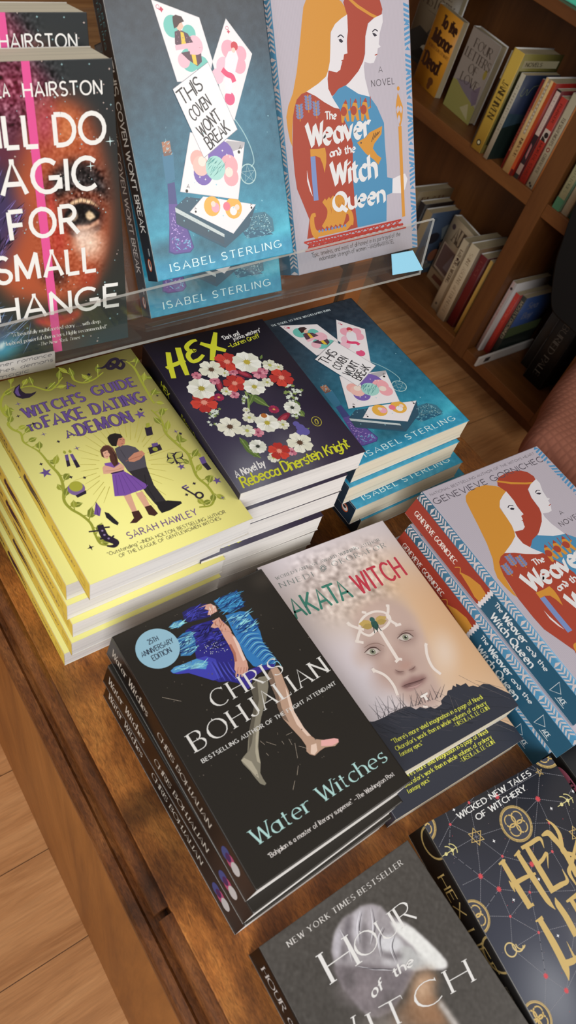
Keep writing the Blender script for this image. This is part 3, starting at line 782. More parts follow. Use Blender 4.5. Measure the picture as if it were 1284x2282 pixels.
    A.text('OF THE LEAGUE OF GENTLEWOMEN WITCHES', (574, 1032), (1054, 852), (568, 1017), (70, 62, 56), wt=.13, track=.2, seg=5)
    S = Art(210, 21, None, (218, 186, 74))
    S.text("A WITCH'S GUIDE", (18, 11), (62, 11), (18, 14), (70, 40, 50), 'bold', wt=.22, raw=True); S.text('TO FAKE DATING', (18, 6), (62, 6), (18, 9), (70, 40, 50), 'bold', wt=.22, raw=True)
    S.text('A DEMON', (64, 8), (86, 8), (64, 12), (70, 40, 50), 'bold', wt=.22, raw=True)
    # small figures on the spine
    S.poly([(96, 8), (104, 6), (122, 9), (134, 7), (134, 9), (124, 12), (108, 12), (98, 12)], (66, 34, 44)); S.poly([(98, 12), (110, 12), (126, 14), (134, 13), (132, 15), (116, 16), (100, 15)], (66, 34, 44))
    S.ell((95, 10), 2.6, (66, 34, 44), raw=True); S.ell((97, 14), 2.4, (66, 34, 44), raw=True)
    S.text('SARAH HAWLEY', (146, 8.5), (186, 8.5), (146, 12), (84, 54, 84), wt=.16, raw=True)
    for k in (0, 1.3): S.stroke([(193 + k, 6 + k), (203 - k, 6 + k), (203 - k, 15 - k), (193 + k, 15 - k), (193 + k, 6 + k)], .35, (150, 112, 48), raw=True)
    return A, S, (224, 196, 84)

def flower(A, q, r, c, c2, petals=5, rot=0.0, ctr=(196, 176, 70)):
    p = A.p(q); R = A.mm(q, r) * .9
    for k in range(petals):
        t = rot + 2 * math.pi * k / petals; d = np.array([math.cos(t), math.sin(t)]); n = np.array([-d[1], d[0]])
        P = [p, p + d * R * .35 + n * R * .30, p + d * R * .75 + n * R * .46, p + d * R * 1.0 + n * R * .26, p + d * R * .95, p + d * R * 1.0 - n * R * .26, p + d * R * .75 - n * R * .46, p + d * R * .35 - n * R * .30]
        A._poly(P, c if k % 2 else c2); A.layer += 1
        for s in (-.16, 0, .16): A._strip([p + d * R * .2, p + d * R * .8 + n * R * s], [.14, .08], tuple(int(x * .82) for x in c)); 
        A.layer += 1
    A.ell(q, r * .2, ctr, n=10)
    for k in range(10):
        t = 2 * math.pi * k / 10 + .2
        A._poly([p + np.array([math.cos(t + x), math.sin(t + x)]) * R * y for x, y in ((-.14, .2), (0, .36), (.14, .2))], ctr)
    A.layer += 1

def design_skull():
    """a skull of flowers on dark purple"""
    A = Art(125.5, 182, B_CORNERS, (48, 41, 62))
    A.z(300, 680, 2.378)
    LI = (206, 208, 48)
    A.stroke([(165, 262), (172, 330), (190, 408)], 5.0, LI, taper=[.9, 1, 1.1, .9]); A.stroke([(222, 235), (240, 310), (268, 388)], 5.2, LI, taper=[1, 1.1, .8])
    A.stroke([(150, 352), (205, 328), (258, 305)], 4.4, LI, taper=[.8, 1.1, .8])
    A.stroke([(330, 190), (300, 200), (272, 228), (285, 250), (318, 248), (290, 258), (278, 282), (300, 310), (336, 300), (365, 272)], 4.4, LI, taper=[.7, 1, 1, .9, 1, 1, 1, .7], smooth=True)
    A.stroke([(350, 208), (410, 226), (492, 246)], 5.0, LI, taper=[.8, 1.2, .9]); A.stroke([(438, 146), (424, 220), (412, 302)], 5.2, LI, taper=[.7, 1.1, 1.2, .8])
    A.text('"Dark and', (482, 188), (572, 156), (476, 166), WHITE, 'brush', wt=.13, slant=.25, jitter=.06)
    A.text('joyous witchery"', (540, 190), (690, 134), (536, 170), WHITE, 'brush', wt=.13, slant=.25, jitter=.06)
    A.text('~Lauren Groff', (510, 232), (682, 168), (506, 208), LI, 'brush', wt=.13, slant=.25, jitter=.06)
    RD, RD2 = (206, 66, 52), (178, 48, 42); WH, WH2 = (234, 232, 216), (214, 214, 192); PK, PK2 = (222, 150, 164), (200, 110, 132); MG = (132, 30, 54); GR = (88, 112, 54); GR2 = (132, 150, 84)
    # foliage under the flowers
    for a, b, w_ in (((600, 480), (718, 552), 9), ((640, 470), (600, 560), 5), ((545, 730), (600, 790), 6), ((560, 750), (625, 835), 6), ((880, 560), (905, 600), 6), ((860, 510), (880, 560), 6), ((680, 290), (690, 265), 3), ((600, 800), (660, 840), 6), ((880, 690), (930, 660), 6)):
        A.leaf(a, b, w_, GR, vein=GR2)
    A.stroke([(590, 470), (602, 520), (605, 580)], 1.8, GR2, smooth=True)
    rng = random.Random(5)
    for cx, cy, n, sx, sy in ((400, 600, 26, 42, 58), (845, 462, 30, 46, 52), (580, 520, 8, 12, 50), (640, 800, 10, 40, 24), (870, 590, 10, 26, 22)):
        for k in range(n):
            q = (cx + rng.gauss(0, .45) * sx, cy + rng.gauss(0, .45) * sy); A.star(q, rng.uniform(8, 13), (212, 220, 206) if k % 3 else GR2, 5, .5, rng.random())
    for q, r, k in (((585, 372), (42, 16), .9), ((446, 440), (40, 15), 1.9), ((790, 612), (50, 17), -.4), ((560, 392), (26, 10), .8)):
        A.ell(q, A.mm(q, r[0]), MG, A.mm(q, r[1]), rot=-k, raw=True); A.ell(q, A.mm(q, r[0]) * .6, (170, 60, 76), A.mm(q, r[1]) * .5, rot=-k, raw=True)
    for q, r in (((320, 390), 27), ((422, 416), 28), ((525, 364), 27), ((672, 366), 42), ((527, 490), 28), ((650, 697), 32), ((832, 796), 28), ((700, 352), 20)): flower(A, q, r, PK, PK2, 5, rng.random() * 3, (150, 60, 90))
    for q, r in (((742, 565), 28), ((440, 508), 28)): flower(A, q, r, (168, 44, 84), (140, 34, 70), 6, .3, (220, 160, 90))
    for q, r in (((478, 372), 26), ((712, 416), 32), ((730, 322), 40), ((776, 332), 26), ((484, 474), 30), ((605, 616), 38), ((590, 690), 44), ((730, 834), 34), ((788, 648), 34), ((590, 575), 20)): flower(A, q, r, WH, WH2, 5, rng.random() * 3, (180, 180, 90))
    for q, r in (((495, 308), 66), ((532, 428), 60), ((790, 390), 62), ((356, 540), 72), ((762, 796), 60)): flower(A, q, r, RD, RD2, 5, rng.random() * 3, (226, 150, 130))
    for q, r, c in (((605, 308), 74, (188, 168, 60)), ((345, 462), 76, (170, 156, 60)), ((640, 444), 58, (180, 168, 70)), ((702, 642), 64, (180, 166, 60))): flower(A, q, r, (240, 238, 228), (222, 222, 206), 6, rng.random() * 3, c)
    for q, r in (((405, 354), 66), ((495, 672), 70), ((876, 744), 70)): flower(A, q, r, WH, (226, 224, 204), 5, .3 + rng.random(), (92, 66, 48))
    for q, r in (((842, 552), 44), ((645, 776), 48)): flower(A, q, r, (236, 236, 226), (216, 218, 204), 7, .2, (50, 54, 46))
    for q, r in (((860, 640), 16), ((882, 660), 22), ((905, 680), 24), ((880, 685), 18)): A.ell(q, r, (96, 88, 158), n=12)
    A.ell((686, 602), 15, (176, 104, 46), n=10)
    A.ell((970, 622), A.mm((970, 622), 30), (190, 176, 60), A.mm((970, 622), 24), raw=True, rot=1.2); A.ell((970, 622), A.mm((970, 622), 27), (44, 38, 50), A.mm((970, 622), 21), raw=True, rot=1.2)
    A.ell((970, 624), A.mm((970, 622), 17), (190, 176, 60), A.mm((970, 622), 9), raw=True, rot=1.2); A.ell((970, 626), A.mm((970, 622), 13), (44, 38, 50), A.mm((970, 622), 5), raw=True, rot=1.2)
    A.text('A Novel by', (520, 957), (686, 884), (514, 916), WHITE, 'brush', wt=.14, slant=.2, jitter=.08)
    A.text('Rebecca Dinerstein Knight', (558, 1014), (1142, 756), (546, 956), LI, 'brush', wt=.15, slant=.2, jitter=.08, track=.1)
    S = Art(182, 22, None, (40, 34, 50))
    S.text('HEX', (40, 8), (56, 8), (40, 14), LI, 'brush', wt=.16, raw=True); S.text('Rebecca Dinerstein Knight', (80, 8), (140, 8), (80, 12), LI, 'brush', wt=.14, raw=True)
    return A, S, (40, 34, 50)

def design_cards():
    """falling playing cards over a teal ground"""
    CC = [(350.5, 628.5), (654, 563.3), (581.9, -46.5), (218.8, -47.3)]
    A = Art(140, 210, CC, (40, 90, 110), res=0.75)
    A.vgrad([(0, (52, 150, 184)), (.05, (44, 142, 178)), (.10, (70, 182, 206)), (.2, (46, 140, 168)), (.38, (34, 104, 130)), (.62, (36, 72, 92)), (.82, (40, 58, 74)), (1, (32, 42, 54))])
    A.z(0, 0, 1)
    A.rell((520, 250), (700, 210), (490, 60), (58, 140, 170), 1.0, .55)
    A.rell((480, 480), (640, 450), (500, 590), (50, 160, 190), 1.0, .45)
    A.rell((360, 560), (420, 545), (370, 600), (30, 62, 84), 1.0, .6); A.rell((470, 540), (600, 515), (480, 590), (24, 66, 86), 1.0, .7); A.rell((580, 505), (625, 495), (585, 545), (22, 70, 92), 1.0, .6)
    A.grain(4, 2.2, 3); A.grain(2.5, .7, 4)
    LAV = (238, 232, 234); PK, PK2, TL, PUR = (240, 168, 186), (224, 84, 130), (112, 196, 184), (120, 96, 176)
    C0 = Art(140, 210, C_CORNERS); C0.z(590, 660, 2.732)
    L = lambda q: C0.p(q)
    A.text("THE SEQUEL TO THESE WITCHES DON'T BURN", L((45, 187)), L((401, 88)), L((42, 176)), (210, 222, 226), 'bold', wt=.2, raw=True, seg=5)
    # bottle on the left
    A.z(0, 380, 2)
    A.poly([(746, 60), (778, 52), (790, 150), (842, 270), (866, 342), (850, 366), (780, 376), (752, 366), (756, 200)], (62, 70, 128))
    A.poly([(752, 150), (792, 150), (840, 280), (862, 344), (846, 362), (780, 370), (758, 360)], (96, 76, 150))
    A.streaks([(760, 170), (800, 190), (850, 340), (770, 360)], (176, 150, 206), 60, 1.6, .8, 3, 0, 2)
    A.streaks([(758, 300), (846, 300), (856, 350), (770, 366)], (110, 180, 214), 26, 2.2, .7, 4, 0, 1)
    A.z(0, 0, 2)
    A.poly([(722, 690), (772, 678), (780, 800), (740, 820)], (54, 116, 148)); A.poly([(720, 634), (756, 628), (764, 676), (728, 684)], (172, 116, 88)); A.poly([(728, 680), (764, 672), (768, 690), (730, 698)], (120, 88, 78))
    A.streaks([(700, 540), (740, 560), (770, 700), (740, 690)], (140, 196, 214), 16, 2.5, .45, 5, 1.2, .6)
    # pendant on a chain
    A.stroke([(1045, 530), (1085, 590), (1118, 660), (1132, 720), (1118, 745)], .9, (150, 190, 196), smooth=True)
    A.ring((1106, 776), 38, .9, (172, 204, 204), n=24, ry=None)
    q = A.p((1106, 776)); R = A.mm((1106, 776), 36)
    st = [q + np.array([math.sin(2 * math.pi * k * 2 / 5), math.cos(2 * math.pi * k * 2 / 5)]) * R for k in range(6)]
    A._strip(st, [.38] * 6, (172, 204, 204)); A.layer += 1
    # rock crystal on the right
    A.z(0, 380, 2)
    A.poly([(1075, 250), (1090, 215), (1130, 190), (1180, 184), (1215, 215), (1222, 270), (1180, 290), (1110, 300)], (58, 116, 138))
    A.streaks([(1090, 220), (1180, 188), (1220, 270), (1110, 290)], (166, 206, 212), 70, 2.2, .55, 7, 0, 2)
    A.streaks([(1090, 220), (1180, 188), (1220, 270), (1110, 290)], (26, 70, 92), 50, 2.2, .6, 8, 0, 2)
    A.poly([(1080, 270), (1180, 262), (1218, 284), (1100, 304)], (36, 92, 120)); A.streaks([(1080, 270), (1180, 262), (1218, 284), (1100, 304)], (120, 190, 206), 24, 3, .5, 9, .2, .3)
    # deck
    A.poly([(780, 165), (830, 118), (1140, 152), (1110, 250), (1005, 345), (788, 240)], (44, 82, 104))
    A.poly([(780, 165), (1000, 284), (1000, 298), (782, 186)], (196, 206, 206)); A.poly([(782, 186), (1000, 298), (1000, 330), (786, 236)], (52, 78, 96))
    A.streaks([(784, 176), (1000, 288), (1000, 298), (784, 190)], (96, 118, 128), 30, .5, .5, 2, 1.5, .1)
    def card(P, c=LAV, edge=(206, 202, 206)):
        A.poly(P, edge); m = np.mean(np.array(P), 0); A.poly([tuple(m + (np.array(x) - m) * .985) for x in P], c)
    card([(905, 116), (1140, 152), (1040, 282), (845, 186)])
    A.ell((945, 160), 40, (232, 176, 74), n=18); A.ell((1040, 168), 42, (232, 176, 74), n=18)
    A.ell((960, 166), 20, PK, n=12); A.ell((1010, 160), 18, (236, 120, 140), n=12); A.ell((1040, 180), 18, LAV, n=12); A.ell((950, 150), 12, (246, 214, 200), n=10); A.ell((1056, 164), 12, (246, 214, 200), n=10)
    for q in ((868, 176), (1116, 158)): A.text('A', q, (q[0] + 8, q[1] - 3), (q[0], q[1] - 12), INKY, wt=.16); A.ell((q[0] + 4, q[1] + 8), 5, INKY, n=8)
    A.z(0, 0, 2)
    # queen cards
    card([(672, -4), (888, 78), (948, 272), (935, 345), (866, 362), (790, 366)])
    A.ell((768, 118), 44, TL, n=20); A.ell((842, 150), 34, TL, n=18); A.ell((846, 268), 46, TL, n=20); A.ell((900, 290), 34, TL, n=16); A.ell((868, 205), 40, (240, 186, 200), n=18); A.ell((820, 270), 30, (240, 186, 200), n=18)
    A.poly([(778, 142), (800, 132), (836, 150), (860, 188), (852, 210), (800, 216), (780, 196)], (88, 58, 76)); A.poly([(806, 236), (868, 224), (896, 236), (900, 276), (880, 296), (840, 268)], (88, 58, 76))
    A.poly([(804, 142), (818, 146), (832, 208), (810, 210)], (232, 196, 60)); A.poly([(850, 230), (868, 226), (880, 292), (862, 284)], (232, 196, 60))
    for k in range(12): A.ell((786 + (k * 29) % 70, 152 + (k * 17) % 52), 2.5, (150, 112, 128), n=6)
    A.stroke([(782, 214), (830, 206), (880, 200), (896, 212), (884, 232), (846, 232)], 3.4, (240, 186, 200), smooth=True)
    A.poly([(784, 104), (808, 96), (818, 120), (802, 140), (788, 128)], (236, 190, 168)); A.poly([(768, 74), (782, 66), (808, 74), (820, 96), (800, 104), (790, 120), (776, 128), (770, 100)], (66, 44, 46))
    A.text('Q', (694, 36), (708, 42), (690, 16), (200, 70, 110), wt=.14); A.star((718, 42), 12, (200, 60, 90), 4, .6)
    card([(1006, 82), (1124, 240), (1044, 540), (1000, 470), (946, 276)])
    A.ell((1018, 220), 36, PK, n=18); A.ell((1072, 240), 30, PK, n=16); A.ell((1066, 290), 34, PK, n=16); A.ell((1024, 440), 26, PK2, n=16); A.ell((1000, 300), 40, (244, 190, 206), n=18); A.ell((970, 340), 30, (244, 190, 206), n=18)
    A.poly([(1018, 230), (1050, 222), (1062, 260), (1046, 330), (1030, 420), (1004, 416), (1000, 330), (1004, 262)], (236, 232, 238))
    A.stroke([(990, 310), (1010, 330), (1034, 342), (1044, 366)], 4.2, (226, 70, 116), smooth=True)
    A.ell((1044, 206), 18, (204, 60, 74), n=12); A.ell((1040, 224), 10, (244, 206, 190), n=10)
    A.text('Q', (1004, 130), (1016, 136), (1001, 112), (200, 70, 110), wt=.14); A.star((1018, 142), 9, (200, 60, 90), 4, .5)
    # ace card
    card([(846, 590), (1090, 634), (1062, 890), (802, 856)])
    A.poly([(1010, 628), (1090, 634), (1082, 660), (990, 690), (960, 672)], (180, 176, 180))
    A.ell((985, 700), 64, PUR, n=22); A.ell((905, 775), 46, PUR, n=20); A.ell((880, 710), 36, (248, 176, 168), n=18); A.ell((895, 740), 40, (250, 190, 180), n=18); A.ell((1020, 740), 44, (246, 168, 176), n=18); A.ell((1030, 790), 36, (246, 168, 176), n=18); A.ell((960, 750), 48, (164, 214, 206), n=20)
    A.ell((900, 720), 20, (250, 222, 210), n=12); A.ell((1020, 768), 20, (250, 222, 210), n=12)
    A.streaks([(920, 700), (1000, 720), (1000, 790), (930, 790)], (60, 140, 140), 26, 6, .5, 5, .6, .2)
    for q in ((990, 672), (1010, 690), (890, 790), (915, 800), (1024, 700)): A.star(q, 6, WHITE, 4, .3)
    for q in ((1064, 664), (832, 838)): A.text('A', q, (q[0] + 12, q[1] + 2), (q[0], q[1] - 16), INKY, wt=.16); A.ell((q[0], q[1] + 14), 7, INKY, n=8)
    # title card
    card([(768, 398), (926, 276), (1058, 578), (908, 706)], (240, 236, 238), (150, 150, 156))
    for s, a, b, c in (('THIS', (816, 470), (906, 396), (787, 412)), ('COVEN', (862, 540), (942, 470), (840, 490)), ("WON'T", (900, 614), (986, 532), (874, 566)), ('BREAK', (936, 666), (1024, 582), (914, 614))):
        A.text(s, a, b, c, (40, 38, 42), 'brush', wt=.12, track=.14, jitter=.05)
    A.z(0, 380, 2)
    for k in range(26):
        r = random.Random(k); A.star((760 + r.random() * 450, -250 + r.random() * 560), 2 + r.random() * 3, (150, 206, 220), 4, .4)
    A.text('ISABEL STERLING', (764, 452), (1254, 340), (760, 418), (214, 240, 244), 'bold', wt=.17, track=.34)
    S = Art(210, 18, None, (26, 28, 34), res=1.0)
    S.put(np.clip((S.U - 150) / 50, 0, 1), (30, 52, 70), .8)
    S.text('ISABEL', (6, 10.5), (34, 10.5), (6, 13.5), (70, 120, 124), 'bold', wt=.18, raw=True, track=.3); S.text('STERLING', (6, 5), (42, 5), (6, 8), (70, 120, 124), 'bold', wt=.18, raw=True, track=.3)
    S.text('THIS', (48, 4.5), (72, 4.5), (48, 13.5), WHITE, 'brush', wt=.14, raw=True, slant=.05); S.text('COVEN', (77, 5), (107, 5), (77, 13), WHITE, 'brush', wt=.14, raw=True, slant=.05)
    S.text("WON'T", (111, 5), (139, 5), (111, 13), WHITE, 'brush', wt=.14, raw=True, slant=.05); S.text('BREAK', (143, 5), (171, 5), (143, 13), WHITE, 'brush', wt=.14, raw=True, slant=.05)
    S.text('RAZORBILL', (184, 11), (190, 11), (184, 13), (180, 186, 190), wt=.2, raw=True, seg=3)
    S.ell((197, 9), 5.2, (206, 96, 52), 3.4, raw=True); S.ell((197, 9), 4.3, (226, 224, 220), 2.2, raw=True); S.ell((196, 9.6), 2.6, (60, 50, 48), 1.2, raw=True)
    return A, S, (36, 60, 76)

def chevrons(S, u0, u1, v0, v1, c, n, wd):
    """zigzag weave along a band"""
    for k in range(n):
        a = u0 + (u1 - u0) * k / n; p = (u1 - u0) / n; s = 1 if (k // 6) % 2 else -1
        vm = (v0 + v1) / 2
        if k % 6 == 5:
            S._poly([(a + p * .1, vm - .1), (a + p * .8, v0), (a + p * .95, vm), (a + p * .8, v1)], c)
        else:
            sh = p * .8 * s
            S._poly([(a, v0 + .5), (a + p * .5, v0 + .5), (a + p * .5 + sh, vm - .2), (a + sh, vm - .2)], c); S._poly([(a + sh, vm + .2), (a + p * .5 + sh, vm + .2), (a + p * .5, v1 - .5), (a, v1 - .5)], c)
    S.layer += 1

def design_weaver():
    """two women in red and blue robes on a ribbed lilac ground"""
    w, l = 157, 235.5
    A = Art(w, l, [(666.9, 613.6), (930.8, 550.2), (909.9, -46.8), (598.3, -46.0)], (188, 180, 190), res=0.8)
    A.put((np.floor(A.U / 0.8 + .5) % 2), (170, 162, 174), .55)
    A.z(560, 0, 2.918)
    OR, RD, BL, SKN = (206, 142, 54), (166, 66, 48), (74, 138, 178), (222, 218, 222)
    A.poly([(365, 60), (400, 35), (460, 20), (530, 30), (590, 75), (622, 120), (628, 158), (580, 192), (545, 222), (520, 270), (518, 330), (520, 400), (515, 450), (505, 505), (490, 545), (440, 590), (365, 640), (330, 655), (300, 690), (285, 740), (275, 800), (270, 900), (272, 985), (256, 950), (240, 870), (232, 800), (245, 730), (275, 650), (300, 520), (320, 350), (335, 200), (345, 110)], OR)
    A.poly([(620, 40), (645, 10), (700, -2), (760, 4), (810, 28), (840, 65), (856, 120), (850, 160), (805, 172), (762, 210), (745, 290), (742, 400), (730, 450), (700, 510), (650, 570), (612, 602), (560, 640), (525, 670), (505, 620), (500, 560), (508, 505), (560, 515), (592, 470), (605, 400), (628, 395), (626, 155), (603, 80)], RD)
    A.poly([(612, 42), (626, 35), (700, 95), (780, 145), (858, 180), (855, 195), (780, 165), (690, 112)], OR)
    A.poly([(628, 155), (630, 200), (632, 260), (624, 330), (629, 398), (607, 405), (603, 435), (590, 460), (583, 500), (560, 517), (504, 506), (515, 450), (520, 330), (524, 262), (550, 215), (590, 180)], SKN)
    A.poly([(504, 506), (500, 560), (505, 620), (540, 690), (577, 744), (540, 738), (480, 707), (420, 667), (362, 640), (440, 588), (490, 544)], SKN)
    A.poly([(856, 150), (858, 200), (838, 270), (832, 340), (845, 355), (825, 365), (822, 400), (800, 455), (775, 460), (740, 450), (735, 480), (742, 550), (772, 668), (700, 652), (618, 602), (650, 568), (700, 508), (730, 450), (744, 400), (746, 290), (765, 210), (806, 174)], SKN)
    A.poly([(530, 672), (570, 620), (615, 598), (700, 650), (775, 668), (820, 730), (865, 830), (870, 950), (882, 1100), (885, 1170), (922, 1178), (918, 1267), (882, 1282), (880, 1445), (760, 1472), (692, 1487), (680, 1400), (662, 1200), (660, 960), (635, 870), (600, 800), (575, 742)], BL)
    A.poly([(365, 640), (420, 665), (480, 705), (540, 737), (576, 745), (600, 800), (635, 870), (662, 960), (664, 1200), (682, 1400), (693, 1486), (600, 1512), (480, 1532), (365, 1562), (380, 1440), (330, 1320), (300, 1250), (285, 1150), (272, 1000), (275, 800), (285, 740), (300, 690), (330, 655)], RD)
    A.poly([(920, 1180), (960, 1160), (1000, 1145), (1017, 1180), (1000, 1245), (975, 1270), (918, 1270)], SKN)
    # faces
    DK = (44, 40, 56)
    A.stroke([(566, 298), (586, 284), (606, 300)], .9, DK, smooth=True); A.poly([(572, 312), (588, 308), (602, 322), (592, 334), (578, 326)], DK)
    A.stroke([(790, 262), (808, 248), (826, 258)], .9, DK, smooth=True); A.poly([(790, 268), (808, 272), (822, 284), (806, 292), (796, 282)], DK)
    A.stroke([(590, 445), (604, 440)], .8, RD); A.stroke([(806, 408), (822, 402)], .8, RD)
    # fir twigs on the shoulder
    for (x, y), h in (((378, 770), 112), ((322, 826), 108), ((430, 806), 112)):
        A.stroke([(x, y), (x - 8, y - h)], .9, OR)
        for k in range(5):
            yy = y - 18 - k * 18; xx = x - (y - yy) * .07
            A.leaf((xx, yy), (xx + 24, yy - 22), 2.6, (120, 130, 170)); A.leaf((xx, yy), (xx - 26, yy - 14), 2.6, (120, 130, 170))
    # small warriors with round shields
    for x, y in ((612, 745), (676, 738), (740, 732)):
        A.poly([(x - 22, y + 85), (x - 26, y + 20), (x - 14, y - 28), (x + 4, y - 44), (x + 16, y - 20), (x + 22, y + 30), (x + 30, y + 76), (x + 14, y + 80), (x, y + 40), (x - 10, y + 88)], OR)
        A.poly([(x - 10, y - 34), (x + 6, y - 60), (x + 16, y - 30)], RD); A.ell((x - 8, y + 16), 24, RD, n=16)
        A.stroke([(x + 22, y + 10), (x + 40, y - 4)], 1.4, OR); A.stroke([(x + 36, y + 6), (x + 36, y - 66)], .8, RD)
    # axe
    A.poly([(386, 998), (440, 996), (482, 988), (490, 1030), (490, 1080), (480, 1146), (466, 1090), (450, 1052), (420, 1040), (388, 1046)], OR)
    A.stroke([(403, 1044), (412, 1180), (424, 1320)], 5.6, (120, 140, 190))
    A.poly([(364, 1130), (372, 1180), (402, 1296), (384, 1262), (366, 1200)], SKN)
    # staff
    A.stroke([(968, 850), (980, 1150), (992, 1416)], 4.2, OR); A.poly([(955, 640), (974, 690), (988, 730), (984, 800), (970, 862), (950, 800), (942, 730), (946, 690)], OR)
    for a, b in (((958, 720), (952, 770)), ((972, 720), (976, 770)), ((962, 778), (962, 838))): A.leaf(a, b, 4.2, (188, 180, 190))
    A.ell((958, 614), 11, OR, n=12)
    # ship
    A.stroke([(420, 1408), (400, 1420), (398, 1470), (412, 1520), (440, 1545)], 6, OR, taper=[.5, .8, 1, 1.4], smooth=True)
    A.poly([(398, 1490), (440, 1512), (520, 1502), (600, 1480), (640, 1440), (652, 1470), (620, 1506), (520, 1530), (430, 1550)], OR)
    A.stroke([(648, 1470), (652, 1430), (640, 1390), (618, 1384), (630, 1360)], 5, OR, taper=[1.2, 1, .6], smooth=True)
    for k in range(9): A.ell((444 + k * 21, 1512 - k * 4.5), 8, (110, 136, 180), n=8)
    for k in range(5):
        x = 480 + k * 26; A.stroke([(x - 8, 1318 - k * 10), (x + 26, 1370 - k * 8), (x + 22, 1430 - k * 6), (x - 10 + k * 3, 1490 - k * 5)], 4.6, OR, smooth=True)
    # bird
    A.poly([(690, 955), (712, 940), (742, 925), (772, 890), (853, 850), (848, 900), (802, 960), (792, 990), (820, 1030), (848, 1050), (828, 1092), (800, 1062), (745, 1022), (716, 988)], OR)
    for k in range(4): A.stroke([(800 + k * 12, 895 - k * 4), (784 + k * 12, 950 - k * 14)], .8, (90, 60, 40))
    A.ell((716, 956), 5, DK, n=8)
    # title
    T = (224, 222, 222)
    A.text('The', (486, 812), (556, 808), (482, 765), T, 'nib', wt=.225)
    A.text('Weaver', (378, 984), (778, 908), (330, 850), T, 'nib', wt=.225)
    A.text('an$ the', (516, 1045), (680, 1012), (512, 998), T, 'nib', wt=.225)
    A.text('Witch', (532, 1222), (816, 1170), (492, 1090), T, 'nib', wt=.225)
    A.text('Queen', (540, 1386), (868, 1322), (524, 1280), T, 'nib', wt=.225)
    A.text('A', (832, 516), (856, 512), (830, 482), (84, 78, 84), wt=.12); A.text('NOVEL', (785, 605), (934, 585), (780, 566), (84, 78, 84), wt=.12, track=.3)
    # braided border
    def lerp(a, b, t): return (a[0] + (b[0] - a[0]) * t, a[1] + (b[1] - a[1]) * t)
    for a, b, d, e in (((345, 1585), (975, 1436), (372, 1622), (960, 1466)), ((372, 1596), (985, 1462), (352, 1640), (1004, 1484))):
        A.stroke([a, b], 1.6, (184, 58, 48)); A.stroke([d, e], 1.6, (184, 58, 48))
        for k in range(16):
            A.stroke([lerp(a, b, k / 16), lerp(d, e, (k + 1) / 16)], 1.0, (184, 58, 48)); A.stroke([lerp(d, e, k / 16), lerp(a, b, (k + 1) / 16)], 1.0, (184, 58, 48))
    A.text('"Epic, timeless, and most of all honest in its portrayal of the', (396, 1677), (970, 1536), (392, 1650), (84, 76, 78), wt=.12, seg=5)
    A.text('indomitable strength of women."~VAISHNAVI PATEL', (446, 1698), (930, 1582), (442, 1672), (84, 76, 78), wt=.12, seg=5)
    # wording at the head, and the border down the fore-edge
    Dq = Art(w, l, D_CORNERS); Dq.z(860, 980, 3.028)
    L = lambda q: Dq.p(q) + np.array([0.0, 4.5])
    A.text("NATIONAL BESTSELLING AUTHOR OF THE WITCH'S HEART", L((322, 405)), L((1030, 120)), L((317, 388)), (84, 78, 84), wt=.11, raw=True, seg=5, track=.2)
    A.text('GENEVIEVE GORNICHEC', L((354, 464)), L((1090, 166)), L((338, 425)), (84, 78, 88), wt=.13, raw=True, track=.22)
    n = 60
    for k in range(n):
        y = l * k / n; p = l / n
        if k % 5 == 4: A._poly([(w - 7.5, y + p * .2), (w - .5, y + p * .1), (w - 4, y + p * .95)], (82, 142, 186))
        else:
            s = 1 if (k // 5) % 2 else -1
            A._poly([(w - 7.5, y), (w - 7.5, y + p * .55), (w - .3, y + p * .55 + s * 2.2), (w - .3, y + s * 2.2)], (82, 142, 186))
    A.layer += 1
    # spine: red and teal title strip, woven band beside the front cover
    t = 29; S = Art(l, t, None, (78, 140, 176))
    chevrons(S, 0, l, t - 9.0, t - .2, (216, 204, 204), 66, 1)
    def strip(P, c): S.poly(P, c)
    tooth = [(112 + (1.5 if k % 2 else -.5), 19.5 - 19.5 * k / 12) for k in range(13)]
    strip([(0, 0), (0, 20)] + [(112, 20)] + tooth + [(112, 0)], (160, 58, 42))
    strip([(110, 20), (l, 20), (l, 0), (110, 0)] + [(p[0] - 3, p[1]) for p in tooth[::-1]], (226, 220, 222))
    strip([(114.5, 20), (l, 20), (l, 0), (114.5, 0)] + [(p[0] + 1.5, p[1]) for p in tooth[::-1]], (38, 88, 114))
    strip([(78, 7), (88, 12), (100, 15), (109, 14), (110, 4), (104, 3), (94, 5)], OR); S.stroke([(72, 6), (76, 10), (80, 6)], .9, OR, smooth=True)
    S.text('GENEVIEVE GORNICHEC', (8, 7.5), (70, 7.5), (8, 12.2), (240, 226, 216), 'bold', wt=.19, raw=True)
    for s, u0, u1, v in (('The', 121, 130, 13.5), ('Weaver', 133, 162, 11.6), ('an$ the', 165, 190, 11.8), ('Witch', 126, 148, 2.6), ('Queen', 152, 180, 2.6)):
        S.text(s, (u0, v), (u1, v), (u0, v + (4.0 if s in ('The', 'an$ the') else 6.6)), (230, 232, 232), 'nib', wt=.19, raw=True)
    S.stroke([(203, 4), (211, 10), (203, 16), (203, 4)], .8, (214, 222, 224), raw=True); S.text('ACE', (212, 5), (219, 5), (212, 9), (214, 222, 224), 'bold', wt=.22, raw=True); S.stroke([(210, 3.6), (221, 3.6)], .5, (214, 222, 224), raw=True)
    return A, S, (78, 150, 196)

